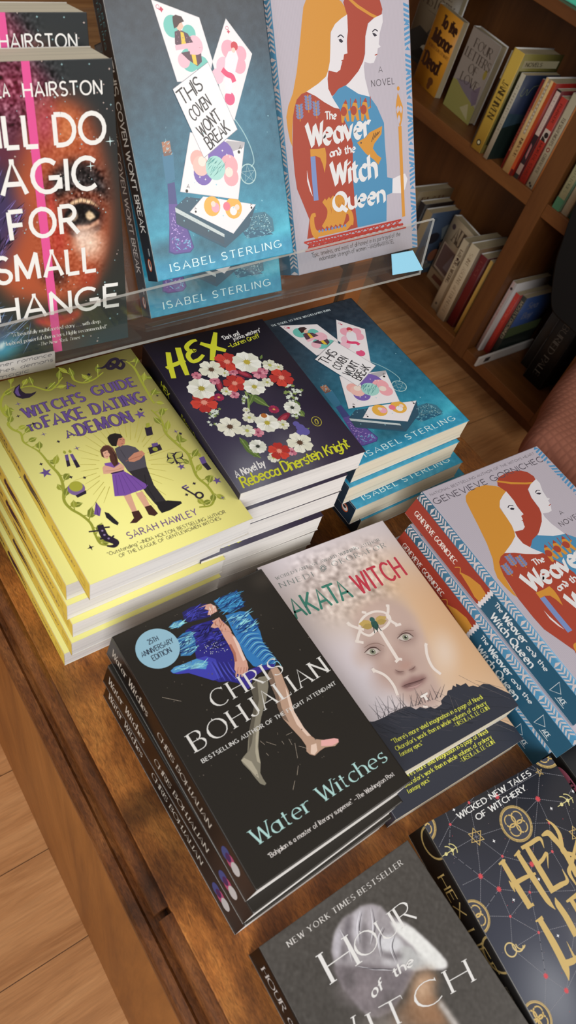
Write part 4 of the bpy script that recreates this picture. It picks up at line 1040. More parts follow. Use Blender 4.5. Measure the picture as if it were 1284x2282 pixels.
def design_swimmer():
    """legs and a blue dress under dark water"""
    A = Art(135, 203, [(571, 1986), (920.6, 1741), (582, 1264), (252, 1423)], (36, 32, 27), res=1.2)
    A.z(240, 1240, 2.378)
    A.rell((600, 300), (1000, 200), (420, 100), (48, 44, 40), 1.0, .5); A.rell((820, 120), (900, 60), (760, 60), (74, 66, 58), 1.0, .5)
    B1, B2, B3, CY, LC = (44, 40, 132), (36, 34, 100), (64, 66, 178), (70, 156, 204), (140, 206, 226)
    AN = .12
    A.poly([(560, 235), (620, 205), (684, 178), (716, 236), (720, 262), (650, 296), (605, 290)], (42, 104, 168)); A.streaks([(560, 235), (684, 178), (720, 262), (650, 300), (600, 290)], CY, 46, 9, .8, 1, AN); A.streaks([(560, 235), (684, 178), (720, 262), (650, 300), (600, 290)], (24, 52, 110), 26, 9, .8, 2, AN)
    A.poly([(395, 300), (440, 270), (520, 250), (560, 272), (545, 318), (500, 332), (430, 352), (405, 340)], B2); A.streaks([(395, 300), (520, 250), (560, 272), (540, 320), (420, 352)], B3, 22, 8, .8, 3, AN)
    A.poly([(326, 378), (350, 352), (392, 338), (404, 362), (380, 380), (348, 386)], (52, 120, 180)); A.streaks([(326, 378), (392, 338), (404, 362), (350, 386)], LC, 18, 6, .7, 4, AN)
    A.poly([(410, 400), (450, 370), (560, 335), (620, 350), (650, 420), (680, 500), (705, 560), (745, 600), (752, 640), (750, 700), (725, 706), (690, 672), (640, 662), (590, 668), (520, 640), (455, 600), (470, 545), (455, 470), (425, 430)], B1)
    A.streaks([(440, 380), (600, 345), (640, 420), (620, 480), (470, 500)], B3, 46, 9, 1.0, 5, AN); A.streaks([(440, 380), (600, 345), (640, 420), (620, 480), (470, 500)], (26, 24, 78), 50, 8, 1.0, 6, AN)
    A.poly([(368, 440), (400, 410), (442, 398), (462, 440), (470, 500), (440, 528), (386, 532), (396, 500), (372, 470)], (60, 128, 186)); A.streaks([(368, 440), (442, 398), (468, 500), (386, 530)], LC, 42, 8, .8, 7, AN); A.streaks([(368, 440), (442, 398), (468, 500), (386, 530)], (30, 60, 120), 26, 8, .8, 8, AN)
    A.poly([(622, 312), (700, 288), (742, 290), (778, 340), (806, 392), (822, 452), (858, 500), (890, 560), (884, 578), (820, 590), (770, 580), (735, 540), (700, 470), (664, 400)], (52, 124, 188))
    A.streaks([(640, 320), (742, 290), (800, 385), (700, 400)], LC, 44, 8, .8, 9, AN, .2); A.streaks([(640, 320), (742, 290), (800, 385), (700, 400)], (26, 66, 130), 34, 8, .9, 10, AN, .2)
    for k in range(16):
        x = 690 + k * 11; y = 412 + k * 9
        A.stroke([(x, y + 40), (x + 40, y - 8 + k), (x + 100 - k * 2, y - 20 + k * 4)], .8, LC if k % 2 else (28, 76, 150), taper=[.3, 1, .3], smooth=True)
    A.poly([(334, 612), (356, 590), (400, 575), (470, 545), (520, 530), (570, 545), (610, 640), (560, 660), (490, 640), (430, 622), (370, 628), (344, 624)], B3)
    A.poly([(334, 612), (356, 590), (400, 575), (470, 545), (530, 560), (520, 600), (440, 596), (390, 612), (350, 624)], (82, 150, 206)); A.streaks([(340, 612), (400, 578), (520, 550), (520, 596), (400, 606)], LC, 36, 7, .7, 11, -.2)
    for k in range(9): A.stroke([(540 + k * 12, 560), (570 + k * 12, 610), (590 + k * 16, 660)], .9, B2 if k % 2 else (82, 88, 200), taper=[.3, 1, .3], smooth=True)
    A.poly([(700, 640), (750, 600), (800, 580), (884, 566), (880, 590), (820, 606), (770, 640), (748, 704), (718, 690)], (56, 44, 140))
    A.streaks([(480, 480), (610, 440), (640, 500), (500, 530)], (206, 210, 224), 40, 1.0, .5, 13, 0, 2)
    # arm and its mirrored image at the surface
    S1, S2, S3 = (216, 164, 146), (176, 112, 92), (238, 206, 192)
    A.poly([(480, 275), (520, 262), (512, 280), (535, 285), (528, 312), (546, 310), (580, 290), (572, 264), (545, 250), (520, 256)], S1); A.streaks([(510, 262), (574, 262), (574, 296), (530, 312)], S3, 12, 3, .8, 2, 1)
    A.poly([(545, 375), (560, 352), (552, 344), (590, 322), (604, 342), (640, 372), (656, 400), (640, 424), (610, 412), (585, 376), (566, 382)], S1); A.streaks([(560, 352), (600, 330), (650, 400), (620, 412)], S2, 14, 3.4, .8, 3, 1)
    A.poly([(600, 400), (645, 398), (672, 424), (695, 462), (718, 520), (736, 556), (744, 590), (738, 614), (724, 622), (706, 628), (684, 622), (670, 600), (672, 566), (664, 520), (640, 470), (616, 430)], S1)
    A.poly([(672, 424), (695, 462), (718, 520), (730, 548), (716, 556), (700, 520), (680, 470), (660, 424)], S3); A.poly([(640, 470), (664, 520), (672, 560), (684, 556), (676, 510), (652, 464)], S2)
    for x in (684, 700, 716, 730): A.stroke([(x, 590), (x - 6, 640 if x < 720 else 618)], 1.4, S1, taper=[1, .6]); A.stroke([(x + 6, 588), (x + 1, 620)], .4, S2)
    # legs
    G1, G2, G3 = (134, 128, 112), (94, 88, 76), (176, 168, 148)
    A.poly([(752, 690), (800, 640), (846, 630), (850, 690), (838, 760), (812, 850), (800, 930), (796, 1010), (800, 1056), (808, 1100), (806, 1150), (820, 1180), (838, 1206), (830, 1216), (806, 1208), (780, 1178), (752, 1140), (716, 1104), (704, 1084), (716, 1066), (738, 1040), (742, 980), (752, 900), (772, 800), (770, 740)], G1)
    A.poly([(752, 690), (790, 660), (800, 760), (776, 880), (762, 990), (744, 1040), (752, 900), (772, 800), (768, 740)], G2); A.poly([(790, 900), (800, 930), (792, 1010), (800, 1060), (808, 1100), (790, 1090), (780, 1040), (782, 960)], G3)
    A.poly([(706, 1084), (720, 1070), (760, 1090), (790, 1140), (800, 1180), (776, 1160), (740, 1118)], G3)
    W1, W2, W3 = (188, 154, 132), (126, 104, 88), (232, 204, 186)
    A.poly([(842, 630), (862, 596), (896, 584), (920, 620), (936, 664), (958, 712), (968, 760), (986, 820), (1010, 870), (1046, 916), (1076, 950), (1100, 968), (1150, 972), (1200, 962), (1222, 966), (1224, 984), (1204, 1004), (1150, 1012), (1124, 1030), (1096, 1056), (1070, 1050), (1052, 1034), (1050, 1004), (1024, 966), (970, 908), (924, 856), (898, 800), (886, 740), (866, 690)], W1)
    A.poly([(842, 630), (862, 598), (880, 640), (900, 720), (920, 800), (960, 880), (924, 856), (898, 800), (886, 740), (866, 690)], W2); A.poly([(940, 690), (966, 750), (986, 820), (1040, 910), (1076, 950), (1056, 952), (1000, 890), (968, 820), (950, 750)], W3)
    A.poly([(1130, 974), (1200, 962), (1222, 966), (1224, 982), (1190, 1002), (1130, 1004)], (236, 176, 172)); A.poly([(1076, 1000), (1104, 990), (1110, 1030), (1094, 1052), (1074, 1046)], W3)
    for a, b in (((806, 980), (830, 1000)), ((838, 985), (890, 1002)), ((920, 980), (932, 996)), ((944, 948), (976, 932)), ((958, 968), (975, 1000)), ((990, 990), (1004, 1070)), ((838, 1044), (850, 1058)), ((1008, 1110), (1002, 1160)), ((990, 1190), (980, 1240)), ((290, 752), (390, 772)), ((1060, 1020), (1010, 1005)), ((980, 800), (985, 862)), ((955, 720), (970, 790))):
        A.stroke([a, b], .55, (206, 190, 172), taper=[.3, 1, .3])
    rg = random.Random(8)
    for k in range(70): A.ell((100 + rg.random() * 1100, 300 + rg.random() * 900), 2 + rg.random() * 2, (96, 88, 78), n=5)
    # round sticker printed on the cover
    A.ell((267, 493), A.mm((267, 493), 112), (150, 192, 212), A.mm((267, 493), 112), n=40, raw=True)
    for s, a, b, c in (('25TH', (222, 474), (273, 450), (216, 448)), ('ANNIVERSARY', (188, 542), (352, 460), (180, 516)), ('EDITION', (246, 560), (341, 510), (237, 533))): A.text(s, a, b, c, (48, 62, 82), wt=.15)
    A.text('CHRIS', (574, 810), (934, 608), (534, 724), (228, 226, 222), 'serif', wt=.145, track=.3)
    A.text('BOHJALIAN', (472, 1040), (1172, 604), (424, 950), (228, 226, 222), 'serif', wt=.145, track=.28)
    A.text('BESTSELLING AUTHOR OF THE FLIGHT ATTENDANT', (504, 1100), (1212, 672), (496, 1080), (222, 220, 216), 'bold', wt=.2, track=.26, seg=5)
    A.z(300, 1600, 2.006)
    A.text('Water Witches', (546, 574), (1136, 186), (502, 512), (176, 216, 212), 'serif', wt=.16, track=.2)
    A.text('"Bohjalian is a master of literary suspense." ~The Washington Post', (604, 630), (1166, 254), (594, 610), (216, 210, 206), 'bold', wt=.16, seg=5, track=.15)
    S = Art(203, 24, None, (20, 18, 17))
    S.text('Water Witches', (6, 8), (62, 8), (6, 15.5), (206, 200, 188), 'serif', wt=.16, raw=True); S.text('CHRIS BOHJALIAN', (78, 8), (152, 8), (78, 14), (206, 200, 188), 'serif', wt=.16, raw=True)
    S.ell((172, 11), 5, (70, 82, 140), raw=True); S.ell((178, 11.5), 5, (186, 84, 124), raw=True); S.ell((184, 12), 5, (206, 204, 204), raw=True); S.ell((175.2, 11.2), 3.4, (74, 44, 96), raw=True)
    return A, S, (30, 27, 25)

def design_face():
    """pale painted face with white markings over dark feathers"""
    A = Art(140, 207, [(863, 1742), (1161.8, 1573.6), (851, 1164), (573, 1263)], (214, 206, 212), res=0.6)
    A.z(580, 1160, 2.14)
    A.rpoly([(400, 200), (640, 120), (1300, 880), (900, 1000)], (222, 190, 158), 26, 1.0)
    A.rpoly([(620, 240), (720, 200), (1220, 820), (1010, 800)], (218, 172, 128), 20, .8)
    A.rell((330, 330), (640, 250), (250, 90), (204, 188, 180), .8, .8); A.rell((480, 470), (760, 420), (380, 240), (214, 196, 184), .7, .9)
    A.rell((560, 420), (740, 380), (520, 320), (196, 170, 152), .8, .8)
    A.rell((420, 640), (640, 600), (500, 860), (226, 216, 222), 1.0, .8); A.rell((880, 620), (980, 600), (920, 780), (232, 214, 200), 1.0, .7)
    m = A.blur(A._mask(A.ps([(150, 180), (560, 90), (640, 330), (480, 420), (330, 470), (220, 420)])), 6); A.grain(17, 1.3, 2, m)
    # head
    A.rpoly([(440, 470), (500, 400), (580, 372), (660, 390), (730, 440), (770, 530), (800, 620), (830, 720), (858, 800), (840, 870), (770, 890), (700, 860), (620, 790), (540, 690), (480, 600), (444, 530)], (196, 170, 160), 4, .92)
    A.rell((560, 450), (690, 430), (600, 540), (206, 180, 168), 1.0, .9); A.rell((600, 720), (700, 640), (660, 840), (188, 158, 148), 1.0, .8)
    A.rell((600, 610), (650, 590), (620, 690), (214, 190, 178), 1.0, .8); A.rell((480, 640), (540, 600), (530, 720), (208, 186, 178), 1.0, .8); A.rell((760, 560), (800, 545), (800, 680), (208, 182, 170), 1.0, .7)
    A.rpoly([(486, 600), (520, 574), (570, 580), (600, 605), (560, 640), (510, 648)], (146, 118, 112), 4, .75); A.rpoly([(650, 545), (690, 512), (735, 520), (748, 548), (712, 580), (668, 582)], (146, 118, 112), 4, .75)
    A.rpoly([(600, 590), (640, 620), (636, 700), (652, 716), (700, 715), (738, 690), (736, 660), (700, 640), (660, 600)], (180, 148, 138), 5, .8); A.rell((692, 684), (738, 670), (700, 716), (186, 150, 138), .9, .9)
    A.rpoly([(640, 706), (668, 716), (690, 712), (676, 726), (646, 722)], (104, 74, 70), 1.2, .8); A.rpoly([(706, 708), (738, 690), (742, 700), (716, 716)], (104, 74, 70), 1.2, .8)
    A.rpoly([(666, 790), (676, 764), (704, 752), (724, 736), (748, 738), (780, 728), (796, 742), (780, 768), (740, 792), (700, 802)], (146, 110, 106), 1.8, 1); A.rpoly([(672, 786), (730, 768), (790, 744), (780, 752), (732, 778), (690, 790)], (98, 70, 70), 1.0, .9); A.rell((730, 788), (776, 768), (736, 806), (172, 138, 134), .8, .9)
    A.rpoly([(690, 830), (740, 812), (800, 800), (846, 770), (852, 830), (830, 876), (770, 892), (710, 870)], (184, 156, 148), 6, .7)
    # eyes
    for (x, y) in ((532, 618), (690, 552)):
        A.rpoly([(x - 38, y + 4), (x - 14, y - 16), (x + 14, y - 18), (x + 36, y - 4), (x + 12, y + 14), (x - 16, y + 16)], (208, 200, 192), .8, .9)
        A.ell((x, y - 1), 14, (140, 142, 122), n=16); A.ell((x, y - 1), 6, (34, 34, 30), n=10); A.ell((x + 4, y - 6), 2.5, WHITE, n=6)
        A.stroke([(x - 40, y + 4), (x - 14, y - 18), (x + 14, y - 20), (x + 38, y - 4)], 1.1, (84, 60, 56), smooth=True, taper=[.4, 1, 1, .5]); A.stroke([(x - 30, y + 10), (x, y + 18), (x + 28, y + 8)], .5, (120, 90, 84), smooth=True)
    # feathers
    FE = (50, 53, 64)
    A.poly([(540, 950), (590, 930), (620, 912), (650, 900), (690, 880), (720, 884), (742, 896), (762, 884), (790, 892), (812, 884), (832, 894), (850, 886), (868, 872), (864, 856), (880, 836), (892, 828), (896, 808), (916, 802), (922, 782), (938, 790), (936, 774), (960, 784), (984, 772), (1000, 790), (1020, 784), (1044, 792), (1070, 776), (1100, 780), (1200, 826), (1300, 900), (1260, 960), (600, 1270), (420, 960)], FE)
    rg = random.Random(4)
    for k in range(70):
        x = 560 + rg.random() * 560; y = 930 - (x - 560) * .22 + rg.random() * 120; s = rg.choice((-1, 1)); L = 40 + rg.random() * 90
        A.stroke([(x, y), (x + s * L, y - L * .42 * (1 if s < 0 else -.2))], .7, (86, 84, 92) if k % 2 else (30, 32, 38), taper=[.3, 1, .2])
    for k in range(26):
        x = 560 + k * 12; A.stroke([(x, 940 - k * 4), (x + rg.uniform(-70, 30), 890 - k * 3 - rg.random() * 50)], .5, (78, 74, 80), taper=[1, .2])
    for a, b in (((950, 735), (1075, 800)), ((1030, 760), (1170, 800)), ((860, 900), (890, 985)), ((905, 830), (950, 960)), ((930, 850), (985, 950)), ((620, 905), (760, 870)), ((1040, 780), (1200, 850))): A.stroke([a, b], .7, (120, 112, 112), taper=[.3, 1, .3])
    A.stroke([(672, 786), (700, 774), (730, 766), (762, 756), (790, 744)], .8, (92, 62, 62), taper=[.3, 1, 1, 1, .3], smooth=True); A.stroke([(700, 792), (738, 786), (768, 770)], 1.6, (188, 152, 148), taper=[.2, 1, .2], smooth=True)
    A.stroke([(492, 598), (520, 582), (556, 578), (590, 592)], .9, (150, 122, 112), taper=[.3, 1, .4], smooth=True); A.stroke([(656, 540), (690, 520), (730, 520)], .9, (150, 122, 112), taper=[.3, 1, .4], smooth=True)
    A.stroke([(640, 704), (660, 714), (684, 712)], .8, (112, 80, 76), taper=[.4, 1, .3], smooth=True); A.stroke([(706, 708), (726, 700), (738, 688)], .8, (112, 80, 76), taper=[.3, 1, .4], smooth=True)
    # white painted marks
    MK = (236, 224, 216)
    def mark(L, wd=2.6): A.stroke(L, wd, MK, smooth=len(L) > 2)
    mark([(566, 516), (612, 590), (656, 660)], 3.2); mark([(642, 668), (658, 654), (674, 656)], 2.4)
    mark([(470, 520), (472, 478), (500, 445), (545, 428), (590, 434), (616, 458), (606, 488), (580, 510), (552, 516), (520, 540), (486, 530), (470, 512)], 2.2)
    mark([(414, 486), (452, 502), (490, 512)]); mark([(474, 510), (462, 545), (456, 574)]); mark([(410, 478), (426, 492)], 3); mark([(448, 566), (488, 574)], 2.4)
    mark([(598, 448), (622, 474), (652, 492)]); mark([(606, 396), (606, 430), (600, 450)]); mark([(640, 496), (668, 488)], 2.4); mark([(596, 402), (612, 402)], 2.4); mark([(480, 430), (502, 434)], 2.4)
    mark([(534, 704), (590, 730), (630, 775), (652, 826)]); mark([(530, 696), (542, 716)], 3); mark([(788, 588), (796, 640), (822, 694), (862, 728)]); mark([(782, 584), (796, 590)], 3)
    A.poly([(762, 832), (796, 814), (800, 824), (788, 830), (802, 850), (790, 854), (778, 836), (766, 842)], (240, 232, 226)); mark([(776, 882), (800, 884)], 1.6)
    # cicada
    A.leaf((536, 488), (464, 486), 9, (196, 166, 96)); A.leaf((544, 480), (598, 452), 8, (196, 166, 96)); A.leaf((536, 492), (480, 504), 6, (176, 150, 84)); A.leaf((548, 484), (600, 470), 6, (176, 150, 84))
    A.leaf((530, 462), (556, 520), 7, (46, 86, 78)); A.ell((530, 466), 12, (52, 96, 90), n=12)
    for a, b in (((534, 492), (542, 530)), ((552, 490), (574, 520)), ((546, 500), (556, 524))): A.stroke([a, b], .7, (40, 60, 56))
    A.text('WORLD FANTASY AWARD-WINNING AUTHOR', (77, 277), (568, 102), (72, 263), (120, 126, 124), 'serif', wt=.2, track=.3, seg=5)
    A.text('NNEDI', (98, 314), (252, 263), (87, 292), (112, 124, 122), 'serif', wt=.15, track=.4); A.text('OKORAFOR', (346, 218), (598, 130), (336, 196), (112, 124, 122), 'serif', wt=.15, track=.4)
    A.ring((298, 225), 8, .8, (112, 124, 122), n=14)
    for k in range(12):
        t = math.pi * k / 6; A.stroke([(298 + 11 * math.cos(t), 225 + 11 * math.sin(t)), (298 + 17 * math.cos(t), 225 + 17 * math.sin(t))], .7, (112, 124, 122))
    A.text('AKATA', (168, 456), (436, 356), (128, 372), (60, 126, 110), 'brush', wt=.13, track=.22); A.text('WITCH', (478, 344), (694, 256), (432, 262), (192, 58, 74), 'brush', wt=.13, track=.26)
    Q = (206, 208, 86)
    A.text('"There\'s more vivid imagination in a page of Nnedi', (632, 1062), (1068, 848), (622, 1040), Q, 'bold', wt=.16, seg=5); A.text("Okorafor's work than in whole volumes of ordinary", (648, 1096), (1088, 876), (640, 1074), Q, 'bold', wt=.16, seg=5)
    A.text('fantasy epics."', (668, 1124), (778, 1066), (660, 1104), Q, 'bold', wt=.16, seg=5); A.text('~URSULA K. LE GUIN', (930, 988), (1102, 900), (922, 968), Q, 'serif', wt=.18, seg=5)
    S = Art(207, 23, None, (46, 48, 58))
    S.text('AKATA WITCH', (40, 7), (120, 7), (40, 16), (206, 208, 86), wt=.13, raw=True)
    return A, S, (46, 48, 58)

def design_bonnet():
    """a bowed figure in a white cap on dark grey"""
    A = Art(134, 203, [(1001, 2904), (1335, 2519), (907.5, 1874.5), (579.5, 2110)], (74, 70, 66), res=0.6)
    A.z(560, 1840, 1.7735)
    A.vgrad([(0, (64, 60, 57)), (1, (78, 74, 70))], .6)
    Pm = [(318, 500), (322, 455), (340, 400), (362, 366), (400, 345), (430, 320), (470, 311), (510, 318), (536, 345), (560, 360), (620, 390), (668, 430), (720, 480), (770, 534), (776, 556), (756, 570), (700, 570), (650, 576), (610, 640), (560, 728), (500, 756), (460, 748), (432, 722), (400, 680), (365, 640), (335, 570)]
    A.rpoly(Pm, (158, 152, 156), .6, 1)
    A.rpoly([(318, 560), (360, 546), (400, 556), (440, 546), (500, 556), (560, 566), (648, 578), (610, 640), (556, 730), (500, 756), (460, 748), (430, 720), (366, 640)], (120, 112, 116), 1.2, 1)
    A.rell((430, 650), (560, 620), (470, 750), (140, 130, 134), 1, .8); A.rell((390, 610), (430, 590), (410, 680), (92, 86, 88), 1, .8); A.rell((540, 690), (600, 640), (560, 740), (98, 92, 94), 1, .7)
    A.rpoly([(548, 380), (600, 384), (640, 408), (690, 452), (740, 500), (772, 540), (770, 562), (742, 568), (700, 560), (668, 520), (640, 480), (606, 450), (570, 420)], (230, 230, 228), .7, 1)
    A.rpoly([(590, 470), (630, 480), (668, 524), (696, 562), (650, 574), (606, 562), (582, 520)], (186, 186, 186), 1.0, 1); A.rpoly([(640, 480), (690, 530), (730, 566), (700, 568), (668, 534)], (206, 206, 204), 1, .9)
    A.rpoly([(405, 350), (430, 330), (448, 322), (436, 380), (430, 440), (414, 470), (400, 420)], (196, 192, 200), 1.2, .9); A.rpoly([(452, 324), (480, 316), (500, 330), (490, 400), (470, 440), (458, 400)], (176, 170, 176), 1.2, .9)
    A.rpoly([(372, 372), (398, 356), (392, 420), (404, 480), (380, 470), (366, 420)], (104, 98, 104), 1.4, .8); A.rpoly([(436, 400), (452, 380), (460, 450), (450, 510), (436, 480)], (112, 106, 110), 1.4, .8)
    A.rpoly([(500, 450), (540, 430), (580, 440), (600, 470), (580, 500), (530, 500), (505, 480)], (220, 220, 224), 1.4, .9); A.rpoly([(510, 500), (560, 506), (600, 500), (590, 530), (540, 530)], (122, 116, 120), 1.6, .8); A.rpoly([(500, 520), (560, 534), (600, 530), (590, 556), (530, 552)], (200, 198, 202), 1.4, .8)
    A.rpoly([(330, 430), (346, 400), (360, 440), (352, 500), (336, 530), (324, 500)], (190, 186, 194), 1.2, .9); A.rpoly([(356, 470), (372, 470), (376, 530), (360, 540)], (100, 94, 98), 1.2, .7)
    for a_, b_, c_ in (((430, 336), (418, 400), (424, 470)), ((470, 322), (480, 400), (470, 470)), ((520, 400), (500, 450), (512, 520)), ((560, 430), (548, 480), (572, 545)), ((350, 410), (380, 470), (398, 540)), ((420, 555), (480, 566), (560, 572))):
        A.stroke([a_, b_, c_], .9, (222, 220, 226), taper=[.1, 1, .1], smooth=True); A.stroke([(a_[0] + 8, a_[1] + 4), (b_[0] + 9, b_[1]), (c_[0] + 7, c_[1] - 6)], .8, (92, 88, 94), taper=[.1, 1, .1], smooth=True)
    A.rpoly([(650, 590), (690, 575), (722, 578), (730, 610), (712, 640), (735, 690), (770, 760), (800, 800), (560, 800), (580, 740), (620, 690)], (150, 112, 82), 3, 1)
    A.rpoly([(666, 600), (700, 584), (716, 600), (700, 650), (670, 700), (640, 700), (650, 640)], (226, 196, 168), 5, .9); A.rpoly([(540, 780), (600, 720), (650, 720), (640, 800), (560, 820)], (106, 84, 66), 6, .9)
    A.rpoly([(735, 700), (750, 690), (830, 800), (800, 800)], (206, 200, 196), 1.6, .9); A.rpoly([(440, 790), (520, 750), (600, 760), (640, 900), (420, 900)], (150, 140, 134), 6, .8)
    A.grain(3, .8, 2)
    T = (230, 228, 226)
    A.text('NEW YORK TIMES BESTSELLER', (152, 480), (598, 156), (140, 460), (212, 208, 204), 'serif', wt=.2, track=.4, seg=6)
    A.text('H', (326, 618), (426, 546), (262, 512), T, 'serif', wt=.15, track=.1); A.text('OUR', (436, 530), (652, 366), (394, 452), T, 'serif', wt=.15, track=.22)
    A.text('of', (482, 680), (524, 640), (470, 640), T, 'nib2', wt=.24, slant=.2); A.text('the', (566, 600), (642, 548), (552, 566), T, 'nib2', wt=.24, slant=.1)
    A.text('W', (350, 930), (452, 862), (286, 826), T, 'serif', wt=.15); A.text('ITCH', (496, 832), (878, 614), (440, 752), T, 'serif', wt=.16, track=.3)
    S = Art(203, 22, None, (40, 36, 33))
    S.text('HOUR of the WITCH', (12, 8), (110, 8), (12, 15), (214, 208, 202), 'serif', wt=.17, raw=True)
    return A, S, (44, 40, 37)

def design_constellation():
    """a net of dotted constellations with gold emblems"""
    w, l = 134, 200
    A = Art(w, l, [(1319, 2501), (1609, 2250), (1228, 1686), (941, 1837)], (68, 70, 82))
    A.z(880, 1640, 3.178)
    GO, LN, RS = (206, 176, 110), (132, 132, 140), (208, 74, 82)
    N_ = {'a': (383, 628), 'b': (520, 474), 'c': (722, 432), 'd': (1030, 262), 'e': (1018, 452), 'f': (1098, 622), 'g': (1120, 825), 'h': (972, 913), 'i': (760, 856), 'j': (602, 997), 'k': (735, 1090), 'l': (957, 1112), 'm': (816, 1283), 'n': (1020, 1397), 'o': (1070, 1705), 'p': (1217, 1808), 'q': (572, 716), 'r': (860, 625), 's': (375, 825), 't': (1210, 478), 'u': (830, 1512), 'v': (600, 1280), 'w': (1284, 700), 'x': (1060, 2000), 'y': (345, 530), 'z': (878, 210), 'A': (700, 310), 'B': (625, 360), 'C': (940, 185), 'D': (1300, 310), 'E': (1284, 1100), 'F': (1300, 1640), 'G': (470, 1060), 'H': (300, 790), 'I': (1284, 1330)}
    for e in 'a-b a-q a-y a-H b-c b-q c-r c-A c-d d-C d-z d-e d-D e-r e-t e-f f-r f-g f-w g-h h-i h-l h-e i-r i-q i-j j-q j-s j-k j-v j-G k-i k-l k-m k-v l-m l-n l-h m-v m-u m-n n-u n-o o-u o-p o-x o-n p-x p-F s-q s-a s-j v-k z-r B-r b-B t-w t-D g-E l-E n-I e-c q-r a-s D-t p-I'.split():
        a, b = N_[e[0]], N_[e[2]]; d = math.hypot(b[0] - a[0], b[1] - a[1]); n = max(4, int(d / 13))
        P0, P1 = A.p(a), A.p(b)
        for k in range(n):
            t0, t1 = (k + .12) / n, (k + .8) / n; A._strip([P0 + (P1 - P0) * t0, P0 + (P1 - P0) * t1], [.2, .2], LN)
    A.layer += 1
    for k in 'cehjkop': A.star(N_[k], 23, RS, 9, .55)
    for k in 'abfgilmn': A.ell(N_[k], 10, (206, 84, 92), n=12)
    rg = random.Random(2)
    for q in ((588, 400), (410, 524), (700, 748), (1022, 1020), (840, 1166), (1158, 1420), (1114, 520), (975, 160), (1270, 400)): A.star(q, 13, (226, 226, 228), 4, .45)
    for k in range(60): A.ell((380 + rg.random() * 900, 250 + rg.random() * 1800), 3, (120, 104, 110) if k % 3 else (180, 70, 80), n=6)
    def hexagram(q, r, n):
        p = A.p(q); R = A.mm(q, r); s = 2
        P = [p + np.array([math.sin(2 * math.pi * k * s / n), math.cos(2 * math.pi * k * s / n)]) * R for k in range(n + 1)] if n == 5 else None
        if P is not None: A._strip(P, [.5] * 6, GO)
        else:
            for o in (0.2, math.pi / 3 + .2):
                T = [p + np.array([math.sin(o + 2 * math.pi * k / 3), math.cos(o + 2 * math.pi * k / 3)]) * R for k in range(4)]; A._strip(T, [.5] * 4, GO)
        A.layer += 1
    hexagram(N_['q'], 58, 6); hexagram(N_['d'], 28, 5); hexagram((1290, 700), 50, 6)
    def roundel(q, r, a0=0, a1=360):
        p = A.p(q); R = A.mm(q, r); A.ell(q, R * .86, (64, 66, 78), R * .86, raw=True, n=40)
        for k in range(84):
            t = math.radians(a0 + (a1 - a0) * k / 84); d = np.array([math.cos(t), math.sin(t)]); A._strip([p + d * R * .88, p + d * R * 1.0], [R * .022] * 2, GO)
        A.layer += 1; A.ring(q, r * .87, .5, GO, n=44)
        for k in range(4):
            t = math.pi / 4 + k * math.pi / 2; c = p + np.array([math.cos(t), math.sin(t)]) * R * .36
            pts = [c + np.array([math.cos(t + x), math.sin(t + x)]) * R * .33 for x in np.linspace(math.pi * .35, math.pi * 1.65, 16)]
            A._strip(pts, [.55] * 16, GO)
            pts = [c + np.array([math.cos(t + x), math.sin(t + x)]) * R * .33 for x in np.linspace(-math.pi * .3, math.pi * .3, 8)]
            A._strip(pts, [.45] * 8, GO)
        A.layer += 1
    roundel(N_['r'], 122)
    for q in ((168, 640), (560, 1290), (1010, 2010), (1060, 110)): roundel(q, 118)
    for q in (N_['s'], N_['t']):
        for sx in (-1, 1):
            c = (q[0] + sx * 22, q[1] - sx * 14); A.ell(c, 12, (226, 216, 150), n=14); A.ring((c[0] - 8 * sx, c[1] + 5 * sx), 46, .7, (216, 206, 140), a0=-40 + (180 if sx < 0 else 0) * 0, a1=80)
        A.stroke([(q[0] - 50, q[1] + 30), (q[0] + 55, q[1] - 34)], .6, (216, 206, 140))
    A.ring((818, 1520), 44, .9, (214, 190, 130), n=26); A.ring((868, 1484), 42, 1.0, (214, 190, 130), a0=150, a1=330); A.ring((886, 1474), 36, .8, (214, 190, 130), a0=160, a1=320)
    A.text('WICKED NEW TALES', (450, 590), (972, 280), (432, 552), (232, 232, 230), 'bold', wt=.24, track=.2); A.text('OF WITCHERY', (584, 600), (936, 386), (566, 562), (232, 232, 230), 'bold', wt=.24, track=.2)
    # large gold lettering, long thorned strokes
    def st(L, wd, tp): A.stroke(L, wd * .8, GO, taper=tp, smooth=len(L) > 2)
    st([(735, 915), (768, 890), (780, 880)], 3.4, [.5, 1, .3]); st([(764, 900), (860, 1060), (962, 1222)], 6.2, [.8, 1, 1]); st([(935, 1222), (985, 1196)], 2.6, [.6, 1])
    st([(846, 856), (886, 818)], 3.0, [.4, 1]); st([(872, 840), (980, 1010), (1085, 1170), (1140, 1234)], 6.2, [.8, 1, .9, .1]); st([(806, 1030), (830, 1066), (850, 1110)], 3.4, [.2, 1, .2]); st([(826, 1062), (920, 1010), (1000, 978)], 4.2, [1, .9, .5])
    st([(898, 800), (960, 768), (1030, 732), (1062, 800)], 4.0, [.8, 1, 1, .1]); st([(936, 792), (1030, 950), (1120, 1100)], 6.2, [.8, 1, 1]); st([(1010, 920), (1050, 880), (1080, 836), (1090, 944)], 3.4, [1, 1, .8, .1]); st([(1100, 1106), (1180, 1060), (1226, 1030), (1190, 950)], 4.4, [1, 1, .8, .1])
    st([(1044, 712), (1090, 694), (1130, 730), (1190, 800), (1250, 900), (1300, 1000)], 6.0, [.3, 1, 1, .9, 1, 1]); st([(1074, 594), (1130, 640), (1170, 700), (1186, 770), (1200, 830), (1270, 850), (1330, 920)], 4.4, [.1, .7, 1, 1, 1, .8, .6]); st([(1330, 600), (1260, 900), (1240, 970), (1290, 1060)], 4.0, [.3, 1, 1, .4])
